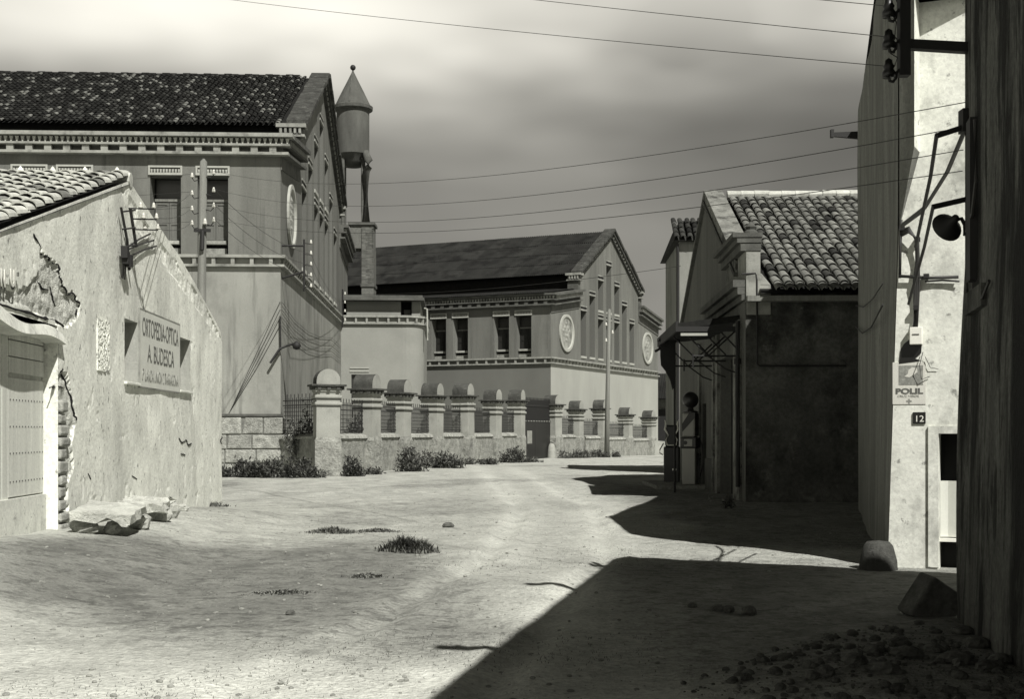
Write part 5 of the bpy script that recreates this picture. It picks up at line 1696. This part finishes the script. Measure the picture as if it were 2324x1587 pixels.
def nzp(px, py):
    u = nu_px(px); return EYE + (HY - py) / FOC * (A[1] + dA.y * u)
s = MB(); s.pbox(Pn, nu_px(2210), nu_px(2219), -.06, .02, nzp(2212, 640), nzp(2212, 275)); s.build("conduit", 'iron', nh)
s = MB(); s.pbox(Pn, nu_px(2205), nu_px(2245), -.06, .0, nzp(2225, 705), nzp(2225, 655)); s.build("patch_plate", 'shade_wall', nh)
s = MB()
z = lambda y: nzp(2225, y)
s.tube([Pn(nu_px(2204), -.03, z(275)), Pn(nu_px(2205), -.04, z(460)), Pn(nu_px(2203), -.03, z(640)), Pn(nu_px(2209), -.04, z(702)), Pn(nu_px(2246), -.05, z(688)), Pn(nu_px(2258), -.04, z(660))], .013, 6)
s.tube([Pn(nu_px(2228), -.05, z(275)), Pn(nu_px(2230), -.05, z(420)), Pn(nu_px(2222), -.05, z(480)), Pn(nu_px(2206), -.04, z(505))], .016, 6)
s.build("wall_cables", 'wire', nh)

for u, ln_ in ((3.2, .55), (6.9, .48)):                # brackets under its eaves throw the two spikes of shadow
    s = MB(); s.pbox(Pn, u - .05, u + .05, -ln_, .02, HN - .14, HN - .04); s.pbox(Pn, u - .03, u + .03, -ln_ * .6, -ln_ * .5, HN - .04, HN + .08); s.build("eaves_arm", 'iron', nh)

# iron bracket with insulators on the near house
bk = thing("insulator_bracket", "heavy black iron bracket with four hooked insulators on the near house", "bracket", (A[0], A[1], 0))
def nb_pt(px, py, Y=10.95):
    p = at(px, py, Y); return Vector((p.x - A[0], p.y - A[1], p.z))
s = MB()
a, b = nb_pt(2052, 172), nb_pt(2052, -120)
s.box(a.x - .045, a.x + .045, -.09, .01, a.z, b.z); s.build("upright", 'iron', bk)
s = MB()
a, b = nb_pt(2066, 100), nb_pt(2212, 108)
s.hexa([(a.x - .03, -.08, a.z - .04), (b.x, -.08, b.z - .045), (b.x, 0, b.z - .045), (a.x - .03, 0, a.z - .04), (a.x - .03, -.08, a.z + .04), (b.x, -.08, b.z + .04), (b.x, 0, b.z + .04), (a.x - .03, 0, a.z + .04)]); s.build("arm", 'iron', bk)
ins_pts = []
for y in (-10, 68, 138, 205):
    yy = y - 40 if False else y
    q = nb_pt(2017, yy - 40)
    s = MB()
    s.tube([nb_pt(2042, yy - 48), nb_pt(2034, yy - 40), nb_pt(2033, yy - 28), nb_pt(2027, yy - 20), nb_pt(2019, yy - 22), nb_pt(2017, yy - 32)], .014, 6); s.build("hook", 'iron', bk)
    insulator(bk, q + Vector((0, 0, -.02)), 1.0, 'black_paint')
    ins_pts.append(Vector((A[0], A[1], 0)) + q + Vector((-.04, 0, .06)))
s = MB()
for k in range(4):
    s.tube([nb_pt(2020, 20 + 50 * k), nb_pt(2034 + 3 * math.sin(k), 50 + 40 * k), nb_pt(2030, 90 + 30 * k)], .006, 5)
s.build("jumper_wire", 'wire', bk)

lb = thing("wire_bracket", "angled iron bracket and cable clamp near the street lamp", "bracket", (A[0], A[1], 0))
s = MB(); s.tube([nb_pt(2194, 286), nb_pt(2126, 308)], .026, 6); s.tube([nb_pt(2126, 305), nb_pt(2112, 400, 12.0), nb_pt(2078, 560, 14.2)], .018, 6); s.build("arm", 'iron', lb)
s = MB(); s.box(-.06, .06, -.06, .06, -.10, .10); s.xform(Matrix.Translation(nb_pt(2196, 275))); s.build("clamp", 'iron', lb)
s = MB(); s.tube([nb_pt(2192, 290), nb_pt(2150, 390, 12.2), nb_pt(2100, 470, 13.6), nb_pt(2046, 512, 14.7)], .022, 6); s.tube([nb_pt(2190, 300), nb_pt(2145, 395, 12.2), nb_pt(2095, 480, 13.6), nb_pt(2046, 516, 14.7)], .012, 6); s.build("service_cable", 'wire', lb)

lamp = thing("street_lamp", "street lamp with round dark reflector on an iron arm", "street lamp", (A[0], A[1], 0))
s = MB(); s.tube([nb_pt(2194, 452), nb_pt(2116, 470)], .026, 6); s.tube([nb_pt(2118, 468), nb_pt(2098, 560, 12.4), nb_pt(2062, 690, 14.2)], .016, 6); s.build("arm", 'iron', lamp)
s = MB(); s.tube([nb_pt(2190, 535), nb_pt(2190, 510), nb_pt(2182, 496), nb_pt(2170, 500)], .018, 6); s.build("hook", 'iron', lamp)
s = MB(); s.lathe([(.135, 0), (.13, .02), (.08, .06), (.04, .10), (.03, .16), (.001, .17)], n=24); s.lathe([(.133, .0), (.001, .05)], n=24)
o = s.build("reflector", 'iron', lamp, smooth=True)
o.matrix_basis = Matrix.Translation(nb_pt(2148, 517)) @ Matrix.Rotation(R(28), 4, 'Y') @ Matrix.Rotation(R(62), 4, 'X')

# tilted block and rubble, right foreground
p = at(2100, 1395, 11.2)
tb = MB(); tb.box(-.19, .19, -.14, .14, -.1, .30); o = tb.build("concrete_block", 'shade_wall', None, bevel=.025)
o.location = (p.x, p.y, gz(p.x, p.y) + .02); o.rotation_euler = (R(5), R(33), R(12)); tag(o, "dark squared block leaning askew by the near house", "block")
rm = [rock_mesh("stone", 'dark_rock', 1, .8, .6, 70 + i, n=9, rows=6, jag=.14) for i in range(4)]
rr = random.Random(77)
big = MB()
for i in range(1500):
    x = 1.0 + 2.4 * rr.random() ** .8; y = rr.uniform(6.6, 10.6)
    if x / y < .13 + .12 * max(0, (y - 8) / 2): continue
    if x > A[0] + dA.x * (A[1] - y) / abs(dA.y) - .12: continue
    sc = .008 + .05 * rr.random() ** 5
    me = rm[i % 4]
    mt = Matrix.Translation((x, y, gz(x, y) + sc * .25)) @ Matrix.Rotation(rr.uniform(0, 6), 4, 'Z') @ Matrix.Diagonal((sc, sc, sc, 1))
    big.add([mt @ v.co for v in me.vertices], [tuple(f.vertices) for f in me.polygons])
GRAVEL = big
spots = [(2200, 1440, .10), (2260, 1475, .12), (2120, 1500, .09), (2060, 1530, .11), (1985, 1505, .09), (1940, 1545, .10), (2170, 1545, .12), (2290, 1530, .10), (1870, 1560, .08), (2010, 1570, .10), (2240, 1570, .09), (1655, 1388, .07), (1630, 1385, .06), (1572, 1380, .05), (1700, 1392, .09)]
for i, (px, py, sc) in enumerate(spots):
    Y = EYE * FOC / (py - HY)
    x = (px - CX) / FOC * Y
    lim = A[0] + dA.x * (A[1] - Y) / abs(dA.y) - .15
    x = min(x, lim)
    if i < 11:                                         # part of the rubble spread
        mt = Matrix.Translation((x, Y, gz(x, Y) + sc * .2)) @ Matrix.Rotation(i, 4, 'Z') @ Matrix.Diagonal((sc, sc, sc * .8, 1))
        GRAVEL.add([mt @ v.co for v in rm[i % 4].vertices], [tuple(f.vertices) for f in rm[i % 4].polygons])
        continue
    o = inst("stone", rm[i % 4]); o.location = (x, Y, gz(x, Y) + sc * .3); o.scale = (sc, sc, sc); o.rotation_euler = (0, 0, i)
    tag(o, {11: "second from the left of three stones in a row on the shaded ground", 12: "left of three close stones in a row on the shaded ground",
            13: "small dark stone apart on the left of the shaded row of stones", 14: "largest stone at the right end of the shaded row"}[i], "stone", "loose stones in the shaded foreground")
o = GRAVEL.build("gravel", 'dark_rock', kind='stuff'); o['label'] = "scattered gravel and small stones in the right foreground"
for i, (px, py, sc) in enumerate(((1018, 1196, .10), (660, 1400, .05))):
    Y = EYE * FOC / (py - HY); x = (px - CX) / FOC * Y
    o = inst("stone", rm[i]); o.location = (x, Y, gz(x, Y) + sc * .3); o.scale = (sc, sc, sc)
    tag(o, ["dark lump of stone alone in the middle of the sunlit street", "pebble lying on the sunlit dust in the left foreground"][i], "stone")

# ------------------------------------------------------------------ poles, wires
YP = 40.0
xp = (462 - CX) / FOC * YP
pole = thing("telegraph_pole", "wooden telegraph pole with white insulators behind the old house", "pole", (xp - .05, YP, 0))
zt_ = EYE + (HY - 360) / FOC * YP
s = MB(); s.tube([(-.05, 0, -.3), (-.02, 0, 4), (.0, 0, 7), (.05, 0, zt_ - .1), (.05, 0, zt_)], [.17, .15, .135, .115, .04], 12); s.build("shaft", 'wood_old', pole, smooth=True)
pole_l, pole_r = [], []
for k, y in enumerate((400, 440, 475, 508)):
    z = EYE + (HY - y) / FOC * YP
    for sx, lst in ((-1, pole_l), (1, pole_r)):
        q = Vector((sx * .34 + .04, -.05, z + (.1 if sx > 0 else 0)))
        s = MB(); s.tube([(sx * .1 + .03, -.05, q.z - .12), (sx * .26 + .03, -.05, q.z - .16), (q.x, -.05, q.z - .06)], .016, 5); s.build("pin", 'iron', pole)
        insulator(pole, q - Vector((0, 0, .03)), .95)
        lst.append(Vector((xp - .05, YP, 0)) + q + Vector((0, 0, .06)))
s = MB(); s.box(-.22, .30, -.16, -.10, EYE + (HY - 528) / FOC * YP, EYE + (HY - 521) / FOC * YP); s.tube([(.05, -.15, 7.9), (.05, -.2, 7.3)], .07, 8); s.build("lower_clamp", 'iron', pole)
insulator(pole, Vector((.14, -.18, EYE + (HY - 510) / FOC * YP)), 1.2)

Y2 = 79.0
x2 = (1379 - CX) / FOC * Y2
pole2 = thing("telegraph_pole", "slim far wooden pole standing before the whitewashed gable", "pole", (x2, Y2, -.1))
z2 = EYE + (HY - 702) / FOC * Y2
s = MB(); s.tube([(-.06, 0, -.2), (0, 0, 4), (.1, 0, z2 + .05), (.1, 0, z2 + .12)], [.17, .14, .11, .05], 10); s.build("shaft", 'wood_old', pole2, smooth=True)
for k in range(3): insulator(pole2, Vector((.3 if k % 2 else -.1, -.05, z2 - .9 - .5 * k)), 1.3)

def wire(label, a, b, sag, r=.010, group="overhead wires", n=26, m='wire'):
    a, b = Vector(a), Vector(b)
    pts = []
    for k in range(n + 1):
        t = k / n
        p = a.lerp(b, t); p.z -= sag * 4 * t * (1 - t)
        pts.append(p - a)
    s = MB(); s.tube(pts, r, 5, cap=False)
    o = s.build("overhead_wire", m); o.location = a
    return tag(o, label, "wire", group)
names = ["faint topmost", "upper", "lower"]
for k, (i, py) in enumerate(((1, -215), (2, -160), (3, -70))):
    wire("%s of the three wires crossing the bright upper sky to the iron bracket" % names[k], ins_pts[i], at(60, py, 30), .12, .0035)
ends = [(2190, 232), (2188, 288), (2186, 340), (2184, 388)]
nm = ["highest", "second", "third", "lowest"]
for k in range(4):
    e = at(*ends[k], 11.0)
    wire("%s of the four wires sagging from the pole across the middle sky" % nm[k], pole_r[k], e, [.55, .62, .6, .5][k], .0042)
for k in range(4):
    wire("%s wire running left from the pole insulators behind the old house roof" % nm[k], pole_l[k], at(-200, 415 + 30 * k, 44), .15, .006)
for k, (a, b) in enumerate(((282, 470), (289, 494), (292, 518))):
    e = house.matrix_world if False else Matrix.Translation((-6.554, YH, 0)) @ Matrix.Rotation(TH3, 4, 'Z')
    wire("%s service wire from the old house bracket to the telegraph pole" % ["top", "middle", "bottom"][k], e @ hpt(a, b, -.45), pole_l[min(3, k + 1)], .12, .005)

# bracket on the great hall gable
gb_ = thing("insulator_bracket", "black bracket with a column of white insulators on the great hall gable", "bracket", O1, TH1)
s = MB(); s.tube([(0, .35, 8.75), (.85, .35, 8.75)], .045, 6); s.tube([(.85, .35, 9.0), (.85, .35, 7.0)], .04, 6); s.tube([(0, .35, 7.5), (.85, .35, 7.75)], .045, 6); s.build("frame", 'iron', gb_)
gins = []
for k in range(5):
    q = Vector((1.12, .3, 8.85 - .42 * k)); insulator(gb_, q, .9); s = MB(); s.tube([(.85, .35, q.z), (1.1, .3, q.z - .03)], .016, 5); s.build("pin", 'iron', gb_)
    gins.append(q)
mg = Matrix.Translation(O1) @ Matrix.Rotation(TH1, 4, 'Z')
for k in range(3):
    wire("%s slack wire from the pole down to the gable bracket" % ["upper", "middle", "lower"][k], pole_r[k + 1], mg @ gins[k + 1], .35, .007)
ib = thing("insulator_bracket", "second row of white insulators low on the far end of the gable", "bracket", O1, TH1)
far = []
for k in range(4):
    q = Vector((.35, 24.6, 9.5 - .5 * k)); insulator(ib, q, 1.0); far.append(q)
s = MB(); s.tube([(.2, 24.7, 9.8), (.2, 24.7, 7.6)], .05, 5); s.build("rail", 'iron', ib)
for k in range(3):
    wire("%s wire slung along the gable between its two insulator rows" % ["upper", "middle", "lower"][k], mg @ gins[k + 1], mg @ far[k + 1], .5, .007)
wire("long single wire from the far insulators over the corrugated roof to the right", mg @ far[0], at(1545, 604, 47), .3, .009)
# lead cables stapled on the hall corner
lc = thing("lead_cables", "parallel cables swagged round the corner of the great hall", "cable", O1, TH1)
s = MB()
for k in range(4):
    z0_ = 6.55 - .30 * k
    s.tube([(-1.8 - .05 * k, -.03, 2.6 - .1 * k), (-.9, -.03, 4.6 - .2 * k), (-.02, -.04, z0_), (.04, .3, z0_), (.04, 4, z0_ - .35), (.04, 9, z0_ - .45), (.04, 14, z0_ - .3), (.04, 20, z0_ + .1), (.04, 25.5, z0_ + .0)], .008, 5)
s.build("cable_run", 'wire', lc)
cl = thing("street_lamp", "small wall lamp with dark globe on the great hall corner", "street lamp", O1, TH1)
s = MB(); s.tube([(-.35, -.3, 4.2), (0, -.2, 4.75), (.2, -.1, 4.85), (.5, -.1, 4.95)], .05, 6); s.tube([(0, -.12, 6.0), (.02, -.12, 4.7)], .03, 6); s.build("arm", 'iron', cl)
s = MB(); s.lathe([(.02, .16), (.13, .07), (.17, -.03), (.11, -.15), (.001, -.18)], (.62, -.1, 4.9), 14); s.build("globe", 'iron', cl, smooth=True)

# ------------------------------------------------------------------ plants
def bx(px, py_base, dpx, hpx, label, n, seed, z=None, Y=None, ls=.16, rel=.5, mats=('leaf', 'leaf_b'), name="shrub", stems=12):
    Y = Y or EYE * FOC / (py_base - HY)
    x = (px - CX) / FOC * Y
    k = Y / FOC
    leaf_plant(name, label, "shrub", x, Y, dpx * k / 2, dpx * k / 2 * rel, hpx * k, n, ls, seed, mats, "scrub along the boundary wall", z, stems)
bx(545, 1096, 95, 46, "dark scrub below the ashlar corner next to the old house", 1500, 1, Y=44.5, z=-.1, ls=.17)
bx(618, 1097, 90, 42, "dark scrub in the middle of the hall corner foot", 1300, 2, Y=44.2, z=-.1, ls=.16)
bx(690, 1098, 85, 38, "low dark scrub reaching the first wall pillar", 1100, 3, Y=44.2, z=-.1, ls=.15)
bx(797, 1094, 48, 40, "dark bush between the first and second pillars", 800, 4, Y=45.6, z=-.1, ls=.15)
bx(845, 1088, 36, 18, "low tuft at the foot of the second pillar", 300, 5, Y=47.8, z=-.1, ls=.13)
bx(938, 1078, 66, 46, "rounded dark bush below the third and fourth pillars", 1300, 6, Y=51.0, z=-.1, ls=.16)
bx(1010, 1066, 90, 36, "long dark bush below the fifth pillar", 1300, 7, Y=55.5, z=-.1, ls=.17)
bx(1095, 1058, 70, 18, "low scrub below the sixth pillar", 600, 8, Y=61.5, z=-.1, ls=.16)
bx(1170, 1054, 54, 34, "dark bush by the left gate pillar", 900, 9, Y=66.0, z=-.1, ls=.17)
bx(1205, 1052, 50, 12, "low tufts spreading before the gate", 300, 10, Y=66.5, z=-.1, ls=.15)
bx(1300, 1043, 60, 20, "pale scrub below the far wall left of the slim pole", 700, 11, Y=76.0, z=-.12, ls=.17, mats=('leaf_b', 'leaf'))
bx(1352, 1042, 50, 24, "pale scrub at the foot of the slim pole", 700, 12, Y=77.5, z=-.12, ls=.17, mats=('leaf_b', 'leaf'))
bx(1395, 1038, 24, 14, "small dark tuft right of the slim pole", 250, 13, Y=79.5, z=-.12, ls=.15)
bx(682, 985, 62, 110, "tall straggly shrub growing behind the railing at the hall corner", 700, 14, Y=47.4, z=.55, ls=.15, rel=.35, stems=14)
bx(800, 990, 56, 62, "dense shrub behind the railing of the second bay", 700, 15, Y=49.6, z=.7, ls=.15, rel=.6)
bx(882, 990, 50, 40, "shrub behind the railing of the third bay", 450, 16, Y=54.0, z=.8, ls=.15, rel=.6)
bx(958, 990, 44, 34, "shrub behind the railing of the fourth bay", 400, 17, Y=58.5, z=.8, ls=.15, rel=.6)
bx(1090, 992, 40, 40, "shrub behind the railing of the last bays before the gate", 400, 18, Y=67.5, z=.6, ls=.16, rel=.6)
bx(1650, 1160, 26, 28, "small leafy weed at the foot of the filling station corner", 120, 19, Y=26.0, ls=.09, mats=('leaf_b', 'leaf'), stems=7)

grass_tuft("bushy weed clump alone in the middle of the street", at(912, 1258, 16.6).x, 16.9, .26, .14, .24, 1300, 31)
grass_tuft("smaller right half of the weed clump in the street", at(952, 1258, 16.6).x, 16.8, .18, .14, .20, 800, 32)
grass_tuft("low dark tuft on the street beyond the weed clump", at(760, 1212, 20).x, 19.9, .34, .18, .13, 800, 33)
grass_tuft("low spread of grass right of the far dark tuft", at(852, 1208, 20).x, 20.3, .34, .18, .08, 600, 34)
grass_tuft("flat grass tuft nearer the camera than the weed clump", at(838, 1312, 14).x, 13.9, .2, .14, .07, 500, 35)
grass_tuft("flat dark grass patch left of centre street", at(640, 1350, 12.5).x, 12.5, .3, .16, .05, 600, 36)
grass_tuft("thin weeds at the foot of the old house far corner", at(455, 1142, 26).x, 27.2, .35, .2, .14, 260, 37)
rr = random.Random(99)
mb = MB()
cnt = 0
while cnt < 5200:                                      # sparse dry blades over the verge
    y = 6.8 + 18 * rr.random() ** 1.6; x = rr.uniform(-.42, .12) * y
    nzv = float(fbm(x * .42 * .8, y * .42 * 1.25, 3))
    if nzv < rr.uniform(-.05, .35) or x < -5.6: continue
    cnt += 1
    z = gz(x, y); h = rr.uniform(.008, .028); b = rr.uniform(0, 6.28); w_ = .004
    t = Vector((math.cos(b + 1.57) * w_, math.sin(b + 1.57) * w_, 0)); p = Vector((x, y, z - .004)); l_ = h * rr.uniform(.3, 1.6)
    mb.add([p - t, p + t, p + Vector((l_ * math.cos(b), l_ * math.sin(b), h))], [(0, 1, 2)], 0)
o = mb.build("dry_grass", ['grass'], kind='stuff'); o['label'] = "sparse dry grass over the sunlit street"
rr = random.Random(123)
mb = MB()
for i in range(2600):                                  # pebbles on the street
    y = 6.8 + 30 * rr.random() ** 2.0; x = rr.uniform(-.40, .26) * y
    if x < -5.4: continue
    sc = .006 + .022 * rr.random() ** 4
    me = rm[i % 4]
    mt = Matrix.Translation((x, y, gz(x, y) + sc * .2)) @ Matrix.Rotation(rr.uniform(0, 6), 4, 'Z') @ Matrix.Diagonal((sc, sc, sc * .8, 1))
    mb.add([mt @ v.co for v in me.vertices], [tuple(f.vertices) for f in me.polygons])
o = mb.build("pebbles", 'rock', kind='stuff'); o['label'] = "loose pebbles strewn over the dusty street"
